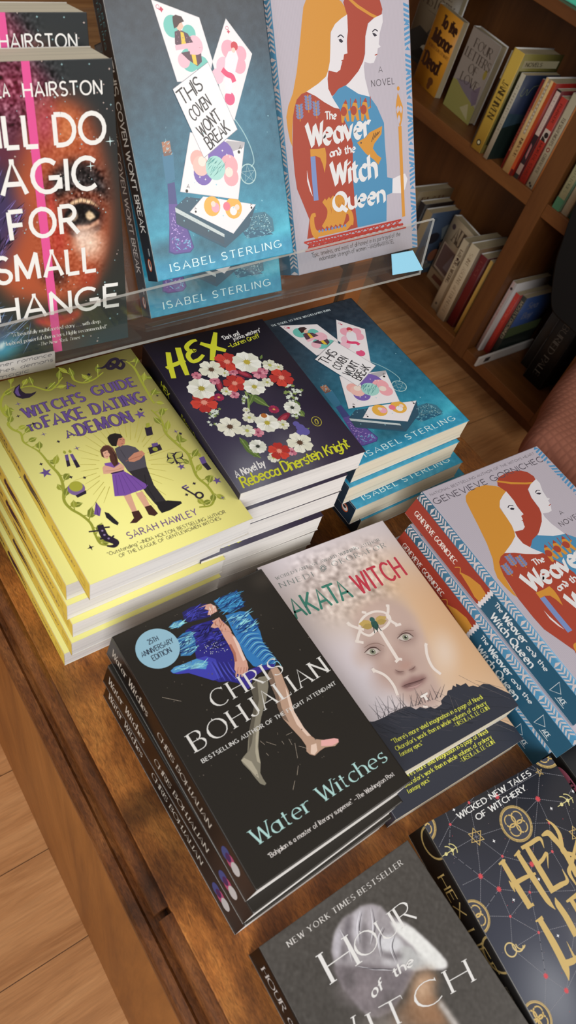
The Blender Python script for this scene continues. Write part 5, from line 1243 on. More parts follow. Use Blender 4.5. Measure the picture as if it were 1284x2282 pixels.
    st([(998, 1320), (1050, 1290)], 3.2, [.4, 1]); st([(1030, 1308), (1130, 1480), (1210, 1640), (1236, 1736)], 7.0, [.8, 1, 1, .1]); st([(1190, 1620), (1260, 1600), (1310, 1560)], 5.2, [1, 1, .6]); st([(1220, 1460), (1284, 1590)], 3.0, [.1, 1])
    st([(1138, 1150), (1160, 1200), (1220, 1290), (1290, 1420)], 6.4, [.1, .9, 1, 1]); st([(1220, 1180), (1300, 1130)], 4.4, [.4, 1]); st([(1250, 1160), (1330, 1290)], 5.4, [.8, 1])
    S = Art(l, 24, None, (24, 21, 20))
    S.text('HEX', (36, 7), (66, 7), (36, 16), GO, 'bold', wt=.13, raw=True); S.text('LIFE', (76, 7), (108, 7), (76, 16), GO, 'bold', wt=.13, raw=True)
    S.text('EDITED BY CHRISTOPHER GOLDEN', (116, 12.5), (184, 12.5), (116, 15.5), (150, 140, 116), wt=.14, raw=True, seg=4); S.text('AND RACHEL AUTUMN DEERING', (116, 7), (184, 7), (116, 10), (150, 140, 116), wt=.14, raw=True, seg=4)
    for k in range(40):
        t = math.pi * (k + .5) / 40 ; d = np.array([-math.cos(t), -math.sin(t)])
        for cu in (14, 96, 178): S._strip([np.array([cu, 24.0]) + d * 11.4, np.array([cu, 24.0]) + d * 13], [.3, .3], GO)
    return A, S, (24, 21, 20)

def design_portrait():
    """close-up of half a face with a bright pink stripe"""
    A = Art(137, 209, [(-81, 831), (290, 750), (248, 136), (-237, 145)], (38, 42, 44), res=0.5)
    A.z(0, 0, 2)
    A.vgrad([(0, (40, 62, 66)), (.12, (48, 54, 50)), (.4, (44, 44, 42)), (1, (46, 50, 52))])
    # hair, forehead and cheek
    A.rpoly([(-300, 260), (120, 270), (200, 330), (260, 420), (240, 700), (60, 760), (-300, 800)], (96, 44, 62), 5, .95)
    A.rell((60, 400), (240, 340), (120, 560), (158, 60, 86), 1, .6)
    m = A.blur(A._mask(A.ps([(-200, 270), (250, 290), (290, 420), (170, 560), (-200, 640)])), 5); A.grain(26, .7, 3, m)
    A.rpoly([(170, 470), (240, 440), (310, 440), (380, 490), (420, 570), (450, 660), (480, 780), (500, 900), (500, 1050), (470, 1180), (420, 1270), (330, 1330), (250, 1350), (60, 1330), (-60, 1200), (20, 900), (100, 680)], (176, 84, 52), 6, .97)
    A.rell((300, 580), (400, 540), (340, 720), (196, 112, 66), 1, .9); A.rell((200, 560), (280, 480), (240, 700), (176, 72, 92), 1, .8)
    # brow, eye socket and eye
    A.rpoly([(190, 830), (250, 750), (320, 712), (390, 716), (440, 750), (486, 830), (492, 920), (462, 880), (400, 850), (330, 850), (270, 880), (214, 930)], (30, 26, 28), 3.5, .97)
    A.rpoly([(262, 950), (292, 894), (356, 866), (420, 880), (462, 930), (468, 990), (430, 1030), (370, 1048), (300, 1030)], (58, 30, 26), 3, .96)
    A.grain(22, .6, 7, A.blur(A._mask(A.ps([(230, 760), (470, 740), (490, 900), (250, 920)])), 3))
    A.rpoly([(292, 930), (320, 896), (362, 880), (408, 890), (446, 924), (412, 908), (368, 900), (326, 910)], (226, 190, 150), .8, 1)
    A.rpoly([(286, 962), (312, 922), (360, 904), (410, 914), (448, 946), (440, 972), (400, 996), (340, 1000), (304, 984)], (14, 11, 12), .8, 1)
    A.rpoly([(300, 968), (322, 944), (346, 940), (350, 970), (336, 984), (314, 982)], (150, 128, 108), .6, 1); A.rpoly([(384, 950), (400, 934), (420, 950), (428, 966), (404, 980), (388, 972)], (224, 196, 158), .6, 1)
    A.rpoly([(296, 988), (340, 1006), (400, 1002), (446, 972), (444, 996), (390, 1020), (330, 1022)], (206, 150, 120), .9, .9); A.rpoly([(300, 1020), (350, 1036), (410, 1028), (450, 1000), (450, 1020), (390, 1050), (330, 1052)], (44, 22, 20), 1.4, .9)
    for k in range(9): A.stroke([(300 + k * 17, 930 - 30 * math.sin(math.pi * k / 8)), (292 + k * 20, 906 - 34 * math.sin(math.pi * k / 8))], .5, (20, 16, 16), taper=[1, .2])
    A.rell((410, 1080), (500, 1040), (440, 1200), (238, 200, 176), 1, 1); A.rell((370, 1060), (440, 1040), (390, 1150), (244, 214, 196), 1, .8)
    A.rell((260, 1060), (330, 1020), (290, 1200), (178, 58, 46), 1, .9); A.rell((230, 900), (270, 880), (240, 1040), (204, 74, 60), 1, .8)
    A.rpoly([(200, 1180), (260, 1190), (300, 1200), (290, 1270), (230, 1260), (190, 1240)], (40, 22, 22), 4, .9); A.rell((400, 1240), (470, 1200), (420, 1320), (168, 62, 40), 1, .8)
    A.grain(9, .6, 9, A.blur(A._mask(A.ps([(170, 470), (380, 490), (490, 900), (460, 1200), (250, 1340), (160, 1200)])), 3))
    A.rpoly([(150, 1420), (240, 1400), (300, 1400), (360, 1370), (370, 1400), (320, 1440), (240, 1464), (170, 1440)], (206, 70, 54), 2, 1); A.rpoly([(170, 1420), (260, 1418), (350, 1392), (340, 1402), (260, 1430)], (130, 34, 34), 1.4, .9)
    A.rpoly([(200, 1500), (330, 1440), (420, 1400), (360, 1560), (240, 1580)], (72, 50, 42), 8, .7)
    # violet feathers on the left, glow at the foot
    A.rpoly([(-300, 780), (0, 740), (70, 860), (110, 960), (60, 1080), (20, 1200), (-300, 1250)], (62, 52, 92), 6, .95)
    A.streaks([(-120, 760), (0, 750), (110, 950), (30, 1150), (-120, 1200)], (116, 100, 160), 70, 12, .6, 4, .9, .25); A.streaks([(-120, 760), (0, 750), (110, 950), (30, 1150), (-120, 1200)], (30, 26, 44), 70, 12, .7, 5, .9, .25)
    A.rell((0, 1560), (160, 1520), (20, 1440), (86, 190, 214), 1, .95); A.rell((-20, 1500), (100, 1480), (0, 1360), (70, 80, 140), 1, .6); A.rell((10, 1540), (40, 1530), (14, 1510), (226, 244, 246), 1, 1)
    A.streaks([(-60, 1340), (120, 1420), (160, 1540), (0, 1560)], (124, 150, 190), 30, 14, .4, 6, .6, .3)
    rg = random.Random(6)
    for k in range(150):
        A.star((60 + rg.random() * 480, 280 + rg.random() * 1250), 2 + rg.random() * 4, (196, 176, 168) if k % 2 else (150, 186, 190), 4, .4)
    A.poly([(92, 274), (130, 274), (284, 1560), (246, 1569)], (226, 86, 150))
    for q, r in (((490, 632), 22), ((20, 1528), 14), ((60, 1520), 8), ((405, 740), 20)): A.star(q, r, (214, 240, 244), 4, .14)
    T = (238, 236, 232)
    A.text('ANDREA', (-150, 447), (44, 434), (-152, 388), T, wt=.14, track=.22); A.text('HAIRSTON', (108, 437), (452, 425), (103, 376), T, wt=.14, track=.22)
    A.text('WILL', (-150, 666), (172, 652), (-156, 522), T, wt=.16, track=.24); A.text('DO', (252, 648), (468, 636), (238, 514), T, wt=.16, track=.2)
    A.z(0, 380, 2)
    A.text('MAGIC', (-160, 120), (430, 78), (-170, -30), T, wt=.15, track=.2)
    A.text('FOR', (56, 306), (350, 270), (44, 182), T, wt=.16, track=.22)
    A.text('SMALL', (-8, 502), (432, 440), (-20, 388), T, wt=.16, track=.22)
    A.text('CHANGE', (-130, 694), (536, 594), (-140, 592), T, wt=.16, track=.2)
    A.text('"A beautifully multifaceted story . . . with deep,', (58, 738), (456, 674), (56, 722), (220, 218, 212), 'serif', wt=.18, seg=5, track=.14); A.text('layered, powerful characters. Highly recommended."', (34, 778), (482, 698), (32, 762), (220, 218, 212), 'serif', wt=.18, seg=5, track=.14)
    A.text('~The New York Times', (172, 780), (362, 746), (170, 766), (220, 218, 212), 'serif', wt=.18, seg=5, slant=.15, track=.14)
    S = Art(209, 40, None, (36, 40, 42))
    S.text('WILL DO MAGIC FOR SMALL CHANGE', (20, 14), (170, 14), (20, 24), T, wt=.14, raw=True)
    return A, S, (40, 44, 46)

def design_plain_black():
    A = Art(130, 200, None, (52, 53, 56))
    S = Art(200, 25, None, (22, 20, 20))
    S.ell((27, 12), 12, (176, 96, 116), 6.4, raw=True, n=30); S.poly([(27, 5.6), (150, 5.6), (150, 18.4), (27, 18.4)], (176, 96, 116))
    S.text('THE MA', (29, 8.5), (60, 8.5), (29, 16), (32, 22, 26), wt=.2, raw=True)
    return A, S, (24, 22, 22)

# ------------------------------------------------------------------ the setting
me = PM().box((-2.2, -2.4, -0.02), (2.6, 3.6, 0.0)).mesh('floor'); structure('floor', me, [W_FLOOR])
WALLM = plain('warm_plaster_wall', (150, 134, 112), 0.8, 0.2)
me = PM().box((1.95, -1.1, 0.0), (2.05, 3.6, 2.7)).mesh('wall_right'); structure('wall_right', me, [WALLM])
me = PM().box((-2.2, 3.5, 0.0), (1.95, 3.6, 2.7)).mesh('wall_back'); structure('wall_back', me, [WALLM])

# ------------------------------------------------------------------ display table
def prism_y(prof, y0, y1, bev=0.0, seg=2):
    return PM().sweep(prof, y0, y1).mesh('prism', bev, seg)
TX0, TX1, TY0, TY1 = 0.0325, 0.560, -0.62, 0.690
tab = thing('display_table', 'dark varnished wooden display table carrying the stacks of paperbacks', 'table',
            Matrix.Translation((0, 0, 0)) @ Matrix.Rotation(0.0055, 4, 'Z'))
def part(name, me, parent, mats, label=None):
    o = link(name, me, parent, mats)
    if label: o['label'] = label
    return o
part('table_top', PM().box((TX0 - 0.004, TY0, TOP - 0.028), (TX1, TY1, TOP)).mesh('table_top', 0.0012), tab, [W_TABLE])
def moulding(y0, y1, dx=0.0, dz=0.0, big=1.0):
    # rounded bead along the table's edge
    c = (0.0245 + dx, TOP - 0.0065 + dz); r = 0.0075 * big
    prof = [(c[0] + r * math.cos(t) * 0.95, c[1] + r * math.sin(t)) for t in [2 * math.pi * i / 40 for i in range(40)]]
    return prism_y(prof, y0, y1)
part('bead_moulding', moulding(0.182, TY1, 0, 0), tab, [W_EDGE], 'worn rounded bead along the left edge, far length')
part('bead_moulding', moulding(TY0, 0.177, 0.0012, 0.0, 0.96), tab, [W_EDGE], 'worn rounded bead along the left edge, near length with a dark gap beside it')
fascia = [(TX0 - 0.004, TOP - 0.016), (0.0145, TOP - 0.0155), (0.0125, TOP - 0.014), (0.0065, TOP - 0.0165), (0.0045, TOP - 0.020), (0.0048, TOP - 0.030), (0.012, TOP - 0.036), (TX0, TOP - 0.036)]
part('edge_fascia', prism_y(fascia, TY0, TY1), tab, [W_EDGE])
def panel(a, b, c, d, mats, name, z0=0.0, z1=TOP - 0.03):
    return part(name, PM().hexa([(a, c, z0), (b, c, z0), (b, d, z0), (a, d, z0), (a - 0.0, c, z1), (b, c, z1), (b, d, z1), (a, d, z1)]).mesh(name, 0.001), tab, mats)
SPX0, SPX1 = 0.019, 0.040
part('side_panel', PM().hexa([(SPX0, TY0 + .01, 0), (SPX1, TY0 + .01, 0), (SPX1, TY1 - .01, 0), (SPX0, TY1 - .01, 0), (0.0065, TY0 + .01, TOP - .03), (SPX1, TY0 + .01, TOP - .03), (SPX1, TY1 - .01, TOP - .03), (0.0065, TY1 - .01, TOP - .03)]).mesh('side_panel', 0.001), tab, [W_PANEL])
panel(TX1 - 0.03, TX1 - 0.008, TY0 + .01, TY1 - .01, [W_PANEL], 'side_panel')
panel(SPX1, TX1 - 0.03, TY1 - 0.032, TY1 - 0.012, [W_PANEL], 'back_panel')
panel(SPX1, TX1 - 0.03, TY0 + 0.012, TY0 + 0.032, [W_PANEL], 'front_panel')

# cabinet standing beyond the table
cab = thing('cabinet', 'orange brown wooden cabinet standing behind the table, below the clear stand', 'cabinet', Matrix.Translation((0.1, 0.765, 0)))
part('body', PM().box((-0.5, 0.0, 0.0), (0.555, 0.36, TOP + 0.02)).mesh('body', 0.002), cab, [W_CAB])
part('door', PM().box((-0.46, -0.014, 0.06), (0.508, -0.0005, TOP + 0.005)).mesh('door', 0.002), cab, [W_CAB])
part('corner_post', PM().box((0.524, -0.016, 0.0), (0.556, -0.0005, TOP + 0.02)).mesh('corner_post', 0.002), cab, [W_CAB])
part('shadow_gap', PM().box((0.509, -0.006, 0.03), (0.523, -0.0003, TOP + 0.01)).mesh('shadow_gap'), cab, [BLACK_GAP])

# ------------------------------------------------------------------ clear acrylic display stand
st = thing('display_stand', 'clear acrylic display stand with a low front lip holding the leaning books', 'stand', Matrix.Translation((0, 0, TOP)))
T4 = 0.0035
def sheet(name, c8, edge=True):
    me = PM().hexa([tuple(x * MM for x in c) for c in c8], 0, 1 if edge else 0).mesh(name)
    # hexa: bottom/top are the broad faces, the four sides are the cut edges
    return part(name, me, st, [ACRYLIC, ACRYLIC_EDGE])
# lip: broad faces face the shopper
lb0, lb1, lt1, lt0 = (-60, 563, 150), (523, 560.5, 150), (539, 582.0, 199.2), (-60, 560.0, 199.2)
sheet('front_lip', [lb0, lb1, lt1, lt0] + [(a, b + 3.0, c) for a, b, c in (lb0, lb1, lt1, lt0)])
def slab(name, x0, x1, ya, za, yb, zb, th=3.0):
    # sheet between two edges that run along x, thickness square to it
    d = math.hypot(yb - ya, zb - za); ny, nz = -(zb - za) / d * th, (yb - ya) / d * th
    if nz > 0 or (abs(nz) < 1e-9 and ny < 0): ny, nz = -ny, -nz
    sheet(name, [(x0, ya, za), (x1, ya, za), (x1, yb, zb), (x0, yb, zb), (x0, ya + ny, za + nz), (x1, ya + ny, za + nz), (x1, yb + ny, zb + nz), (x0, yb + ny, zb + nz)], False)
def along(y0, z0, lean, z): return y0 + (z - z0) * math.tan(lean)
# tray floors slope down to the back, square to the books that stand in them
slab('tray_floor', -60, 196, 568.5, 152.4, 664, 130.9)
slab('tray_floor', 199, 534, 567.5, 161.0, 626, 125.2)
slab('riser', -60, 196, 664.5, 131.0, 664.5, 0.3); slab('riser', 199, 534, 626.5, 124.4, 626.5, 0.3)
for x0, x1, y0, z0 in ((199, 372, 601.5, 145.0), (378, 534, 624.5, 137.5)):
    slab('back_rest', x0, x1, along(y0, z0, .5499, z0 - 1), z0 - 1, along(y0, z0, .5499, 345), 345)
# wedge under the rear book on the left
sheet('back_step', [(-60, 621, 141.2), (188, 618, 141.6), (188, 661, 132.0), (-60, 661, 132.0), (-60, 621, 161.0), (188, 618, 161.2), (188, 661, 151.6), (-60, 661, 151.6)])
# thin light-blue patch set on the lip, right-hand end
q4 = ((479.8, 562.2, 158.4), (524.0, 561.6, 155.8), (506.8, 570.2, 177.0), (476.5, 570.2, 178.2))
bc = PM().hexa([(x * MM, (y - d) * MM, z * MM) for d in (1.2, 0.5) for x, y, z in q4]).mesh('blue_patch')
o = link('blue_patch', bc, None, [plain('light_blue_patch', (150, 212, 240), 0.4)]); o.location = (0, 0, TOP)
tag(o, 'thin light blue patch at the right end of the clear front lip', 'card')

# handwritten shelf note
cardA = Art(80, 16.5, None, (176, 172, 168))
cardA.text('summer romance', (22, 12.0), (77, 12.6), (22, 15.4), (60, 60, 66), 'mono', wt=.12, raw=True, slant=.12, jitter=.06)
cardA.text('witches, demons', (22, 6.6), (78, 7.2), (22, 10.0), (60, 60, 66), 'mono', wt=.12, raw=True, slant=.12, jitter=.06)
cardA.text('magic', (34, 1.2), (58, 1.5), (34, 4.6), (60, 60, 66), 'mono', wt=.12, raw=True, slant=.12, jitter=.06)
cm = face_mesh('shelf_note', cardA, lambda u, v, h: np.stack([u, v, h], -1), slab=0.5)
o = link('shelf_note', cm, None, [INK_MATT])
o.matrix_world = pose((33, 557.5, 156.5), -0.012, 0.06) @ Matrix.Rotation(-0.03, 4, 'Z')
tag(o, 'grey handwritten note card on the front of the clear stand, above the yellow stack', 'note card')

# ------------------------------------------------------------------ stacks on the table
def flat(P, yaw): return pose(P, yaw)
def shift(M, dx, dy, z, dyaw=0.0):
    """same stack, lower book: moved by dx, dy (mm) and lowered to z, turned about its own corner"""
    r = M.copy(); r.translation = (M.translation.x + dx * MM, M.translation.y + dy * MM, TOP + z * MM)
    return r @ Matrix.Rotation(dyaw, 4, 'Z')
def stack(design, kind_label, w, l, t, top, yaw, lower, labels, ink, paper, group, hard=0.0, skew=0.0, cat='book'):
    A, S, bc_ = design
    P = (top[0], top[1], top[2] - t)
    M = flat(P, yaw)
    b = make_book('paperback_book', labels[0], cat, w, l, t, A, S, bc_, ink, paper, M, group, hard=hard, skew=skew)
    for (dx, dy, z, dyaw), lb in zip(lower, labels[1:]):
        dup(b, lb, shift(M, dx, dy, z, dyaw), group)
    return b

Y = design_yellow()
stack(Y, '', 137, 210.2, 20.9, (57.9, 374.7, 126.1), 0.0,
      [(-9.8, 18.5, 84.3, 0.0), (-11.6, 14, 63.2, 0.004), (-10, 8.7, 42.1, -0.003), (-13, 4.4, 21.0, 0.003), (-17.8, 8.5, 0.0, 0.0)],
      ['yellow paperback with vine border and couple, topmost of its stack', 'second yellow paperback from the top, jutting left under the topmost', 'third yellow paperback from the top of the stack at the left edge',
       'fourth yellow paperback from the top, with a yellow cover edge showing on its pages', 'fifth yellow paperback from the top, second from the table', 'lowest yellow paperback of the stack, lying on the table by the moulding'],
      INK_MATT, PAPER_WHITE, 'stack of yellow paperbacks')

Bk = design_skull()
stack(Bk, '', 125.5, 182, 22.3, (194.25, 395.0, 134.2), -0.046,
      [(-14, -2.4, 89.5, 0.0), (-15, -2.8, 67.1, 0.0), (-31, -7.2, 44.7, 0.0), (-33, -6.8, 22.4, -0.004), (-35, -6.4, 0.1, 0.0)],
      ['dark purple paperback with a skull of flowers, topmost of its stack', 'second dark purple paperback, its cover a thin dark strip under the flower skull', 'third dark purple paperback from the top of the middle stack',
       'fourth dark purple paperback, pushed left so a broad dark cover strip shows', 'fifth dark purple paperback from the top, second from the table', 'lowest dark purple paperback, lying on the table behind the black stack'],
      INK_SATIN, PAPER_WHITE, 'stack of dark purple paperbacks')

K = design_cards()
K1T = 17.0
def lean_pose(P, yaw, lean, t):
    M = pose(P, yaw, lean); n = Vector((M[0][2], M[1][2], M[2][2])); M.translation = M.translation - n * (t * MM); return M
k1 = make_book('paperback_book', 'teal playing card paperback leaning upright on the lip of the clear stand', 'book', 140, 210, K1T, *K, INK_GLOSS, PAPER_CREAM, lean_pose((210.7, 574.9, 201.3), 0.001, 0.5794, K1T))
k1['group'] = 'teal paperbacks leaning in the stand'
dup(k1, 'second leaning teal paperback, lower and behind the one on the lip', lean_pose((213.3, 585.3, 154.3), -0.030, 0.5499, K1T), 'teal paperbacks leaning in the stand')
for dx, dy, z, lb in ((0, 0, 74.4, 'teal paperback with falling playing cards, topmost of the flat stack'), (-4.6, -4.6, 49.6, 'second teal paperback from the top, flush under the topmost'),
                      (4.3, -15.4, 24.8, 'third teal paperback from the top, its lettered cover edge jutting towards us'), (18, -17.5, 0.2, 'lowest teal paperback of the flat stack, lying on the table')):
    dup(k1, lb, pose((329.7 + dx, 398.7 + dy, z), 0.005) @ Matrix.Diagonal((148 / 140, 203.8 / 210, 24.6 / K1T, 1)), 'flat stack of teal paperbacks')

Wv = design_weaver()
WB = stack(Wv, '', 157, 235.5, 29.2, (369.4, 118.3, 88.7), -0.0367,
      [(-11.2, -12, 29.6, 0.004), (-14, -6, 0.2, 0.0)],
      ['lilac paperback with two robed women, top of the stack at the right edge', 'middle paperback of the right-hand stack, red and teal spine with woven band', 'lowest paperback of the right-hand stack, half hidden by the pale face cover'],
      INK_SATIN, PAPER_WHITE, 'stack of lilac paperbacks at the right', skew=9.0)

Sw = design_swimmer()
stack(Sw, '', 135.4, 203, 24.4, (67.8, 152.2, 74.3), 0.005,
      [(-2.8, -8.9, 24.9, 0.02), (-5.8, -10.7, 0.2, 0.006)],
      ['black paperback with a blue dress and bare legs, topmost of its stack', 'middle black paperback of its stack, a dark cover strip showing under the topmost', 'lowest black paperback of its stack, lying on bare table wood'],
      INK_GLOSS, PAPER_WHITE, 'stack of black paperbacks', skew=4.0)

Fc = design_face()
stack(Fc, '', 140, 207.2, 23.3, (200.3, 164.3, 46.9), -0.0607,
      [(-0.9, -24, 0.2, 0.012)],
      ['pale paperback with a white painted face, upper of two', 'lower of the two pale face paperbacks, yellow quotation peeking out on dark cover'],
      INK_GLOSS, PAPER_CREAM, 'pair of pale paperbacks')

Bn = design_bonnet()
make_book('paperback_book', 'dark grey paperback with a bowed figure in a white cap, nearest to us', 'book', 134, 203, 22.8, *Bn, INK_GLOSS, PAPER_WHITE, flat((61.3, -77.2, 0.2), -0.0118), skew=4.0)
Cn = design_constellation()
make_book('paperback_book', 'slate paperback with gold letters and a constellation net, bottom right', 'book', 134.2, 200, 25.0, *Cn, INK_SATIN, PAPER_WHITE, flat((193.2, -72.7, 0.2), -0.1123), skew=5.0)
Pb = design_plain_black()
make_book('paperback_book', 'black paperback with a pink lettered spine, cut off at the right edge', 'book', 130, 200, 25.6, *Pb, INK_SATIN, PAPER_WHITE, flat((343.5, -84.0, 0.2), -0.07), skew=0.0)

# ------------------------------------------------------------------ books leaning in the stand
wS = 163.9 / 157.0
w2 = dup(WB, 'lilac paperback with two robed women leaning upright in the clear stand', lean_pose((384.4, 596.2, 154.3), 0.01, 0.5499, 29.2 * wS) @ Matrix.Diagonal((wS, wS * 1.035, wS, 1)), 'lilac paperbacks')
del w2['group']
Pt = design_portrait()
M1T = 38.0
m1 = make_book('paperback_book', 'dark paperback with half a face and a pink stripe, left end of the stand', 'book', 137, 209, M1T, *Pt, INK_GLOSS, PAPER_CREAM, lean_pose((47.0, 574.9, 154.3), -0.0393, 0.2216, M1T), 'dark portrait paperbacks')
up = Vector((0.0086, 0.2196, 0.9755)); bk_ = Vector((0.0383, 0.9748, -0.2198))
M = m1.matrix_world.copy(); M.translation = M.translation + (up * 19 + bk_ * 44 + Vector((1.6, 0, 0))) * MM
dup(m1, 'second dark portrait paperback, standing higher behind the front one', M, 'dark portrait paperbacks')

# ------------------------------------------------------------------ low bookcase beyond
CASE = Matrix.Translation((1.49008, 0, TOP - 0.670)) @ Matrix.Rotation(0.01732, 4, 'Z') @ Matrix.Rotation(math.atan(0.06233), 4, 'Y')
case = thing('bookcase', 'low brown wooden bookcase tilted back, two bays of secondhand books', 'bookcase', CASE)
CD = 0.262
def cpart(name, a, b, mats, bev=0.0015): return part(name, PM().box(a, b).mesh(name, bev), case, mats)
cpart('upright_divider', (0, 1.036, -0.002), (CD, 1.085, 1.15), [W_CASE])
cpart('side_panel', (0, 0.735, -0.002), (CD, 0.765, 1.15), [W_CASE]); cpart('side_panel', (0, 2.02, -0.002), (CD, 2.05, 1.15), [W_CASE])
cpart('back_panel', (CD, 0.735, -0.002), (CD + 0.012, 2.05, 1.15), [W_CASE])
for a, b in ((0.7655, 1.0355), (1.0855, 2.0195)):
    cpart('shelf', (0.001, a, 0.0), (CD - 0.001, b, 0.032), [W_CASE_H]); cpart('shelf', (0.001, a, 0.432), (CD - 0.001, b, 0.465), [W_CASE_H]); cpart('shelf', (0.001, a, 0.779), (CD - 0.001, b, 0.803), [W_CASE_H])
cpart('top_board', (-0.004, 0.73, 1.151), (CD + 0.012, 2.055, 1.18), [W_CASE_H])
sa, ca = math.sin(math.atan(0.06233)), math.cos(math.atan(0.06233))
def pz(x): return (-0.0699 + x * sa) / ca
part('plinth', PM().hexa([(0.06, 0.74, pz(.06)), (CD, 0.74, pz(CD)), (CD, 2.045, pz(CD)), (0.06, 2.045, pz(.06)), (0.06, 0.74, -0.003), (CD, 0.74, -0.003), (CD, 2.045, -0.003), (0.06, 2.045, -0.003)]).mesh('plinth'), case, [W_CASE])

def spine_up(X, Yl, z):       # spine towards us, front cover to the right
    return CASE @ Matrix(((1, 0, 0, X * MM), (0, 0, -1, Yl * MM), (0, 1, 0, z * MM), (0, 0, 0, 1)))
def face_out(X, Yl, z, t, turn=0.0, lean=0.0):   # front cover towards us
    return CASE @ Matrix.Translation((X * MM, Yl * MM, z * MM)) @ Matrix.Rotation(turn, 4, 'Z') @ Matrix.Rotation(lean, 4, 'Y') @ Matrix(((0, 0, -1, 0), (-1, 0, 0, 0), (0, 1, 0, 0), (0, 0, 0, 1))) @ Matrix.Translation((0, 0, -t * MM))
Z2, Z1 = 465.3, 32.3
def shelf_book(label, w, l, t, front_c, spine_c, M, spine_art=None, front_art=None, paper=None, hard=1.0, group=None):
    f = Art(w, l, None, front_c); s = Art(l, t, None, spine_c)
    if spine_art: spine_art(s)
    if front_art: front_art(f)
    return make_book('paperback_book' if not hard else 'hardback_book', label, 'book', w, l, t, f, s, front_c, INK_SATIN, paper or PAPER_OLD, M, group, hard=hard, cover_t=1.2 if hard else .5)
G2 = 'books on the middle shelf'; G1 = 'books on the bottom shelf'
BRN = (66, 50, 36)
def s_title(txt, u0, u1, c, h=.55, st='serif', wt=.16):
    def f(s): s.text(txt, (u0 * s.w, s.l * (0.5 - h / 2)), (u1 * s.w, s.l * (0.5 - h / 2)), (u0 * s.w, s.l * (0.5 + h / 2)), c, st, wt=wt, raw=True, seg=5)
    return f
# middle shelf, left to right
def f_oral(f):
    f.text('ORAL', (24, 172), (112, 172), (24, 200), BRN, 'serif', wt=.15, raw=True); f.text('HISTORY', (14, 136), (128, 136), (14, 164), BRN, 'serif', wt=.15, raw=True)
    f.stroke([(40, 126), (100, 126)], .8, BRN, raw=True); f.poly([(0, 60), (30, 84), (70, 76), (110, 90), (145, 70), (145, 0), (0, 0)], (40, 36, 32)); f.poly([(60, 76), (78, 100), (92, 80)], (60, 54, 46)); f.ell((72, 34), 16, (170, 160, 140), raw=True); f.poly([(20, 10), (60, 40), (90, 30), (130, 12)], (28, 24, 22))
shelf_book('beige book with dark serif title, leftmost on the middle shelf', 145, 230, 22, (128, 114, 92), (90, 76, 60), face_out(190, 1790, Z2, 22, 0.0, -0.03), None, f_oral, group=G2)
def f_manor(f):
    D = (54, 24, 14)
    f.text('To the', (34, 144), (100, 144), (34, 168), D, 'bold', wt=.34, raw=True); f.text('Manor', (20, 104), (104, 104), (20, 132), D, 'bold', wt=.34, raw=True)
    f.text('ROBERTSON STEWART', (12, 90), (106, 90), (12, 97), (96, 50, 20), 'bold', wt=.2, raw=True); f.text('Dead', (14, 46), (84, 46), (14, 76), D, 'bold', wt=.34, raw=True)
    f.ell((72, 24), 12, (92, 52, 24), 9, raw=True); f.ell((70, 14), 8, (92, 52, 24), 10, raw=True)
shelf_book('orange paperback with heavy dark lettering, standing face out on the middle shelf', 112, 182, 18, (206, 140, 40), (186, 160, 120), face_out(98, 1640, Z2, 18, -0.17, 0.0), None, f_manor, hard=0.0, group=G2)
def f_four(f):
    D = (58, 46, 38)
    f.poly([(0, 0), (110, 0), (110, 186), (0, 186)], (150, 140, 130)); f.poly([(0, 0), (112, 0), (112, 40), (70, 62), (30, 70), (0, 66)], (146, 140, 78)); f.poly([(10, 70), (60, 82), (104, 60), (96, 44), (50, 56)], (120, 110, 118)); f.poly([(60, 20), (100, 6), (84, 40)], (170, 160, 120)); f.poly([(76, 66), (100, 90), (108, 50), (96, 40)], (112, 98, 112)); f.ell((98, 116), 6, (150, 134, 60), 11, raw=True)
    for s, u0, u1, v in (('FOUR', 26, 92, 150), ('LETTERS', 8, 104, 124), ('OF', 38, 70, 98), ('LOVE', 24, 92, 72)): f.text(s, (u0, v), (u1, v), (u0, v + 20), D, 'serif', wt=.16, raw=True)
shelf_book('grey book titled in four lines over a green landscape, beside the orange paperback', 112, 188, 24, (150, 140, 130), (160, 142, 116), face_out(84, 1500, Z2, 24, -0.10, 0.0), None, f_four, group=G2)
shelf_book('slim white book squeezed left of the yellow spine', 130, 214, 9, (170, 160, 140), (186, 178, 160), spine_up(2, 1307, Z2), lambda s: s.poly([(60, 0), (214, 0), (214, 9), (60, 9)], (60, 52, 46)), group=G2, hard=0.0)
def f_yel(f):
    f.poly([(10, 196), (140, 196), (140, 212), (10, 212)], (176, 164, 130)); f.text('NOVELS', (20, 200), (80, 200), (20, 208), (60, 52, 30), 'bold', wt=.25, raw=True); f.poly([(6, 20), (140, 20), (140, 190), (6, 190)], (70, 66, 36)); f.poly([(30, 100), (60, 180), (84, 120)], (110, 100, 60)); f.poly([(80, 80), (100, 176), (130, 90)], (96, 90, 50))
def s_yel(s):
    s.text('JANE', (66, 8), (100, 8), (66, 27), (64, 50, 24), 'serif', wt=.15, raw=True); s.text('HIVEN', (104, 8), (148, 8), (104, 27), (64, 50, 24), 'serif', wt=.15, raw=True); s.ell((207, 17), 7, (50, 40, 24), raw=True); s.ell((207, 17), 4, (200, 190, 150), raw=True)
shelf_book('tall yellow spine with upright dark letters on the middle shelf', 148, 226, 34, (126, 116, 58), (196, 162, 66), spine_up(-11, 1294, Z2), s_yel, f_yel, group=G2)
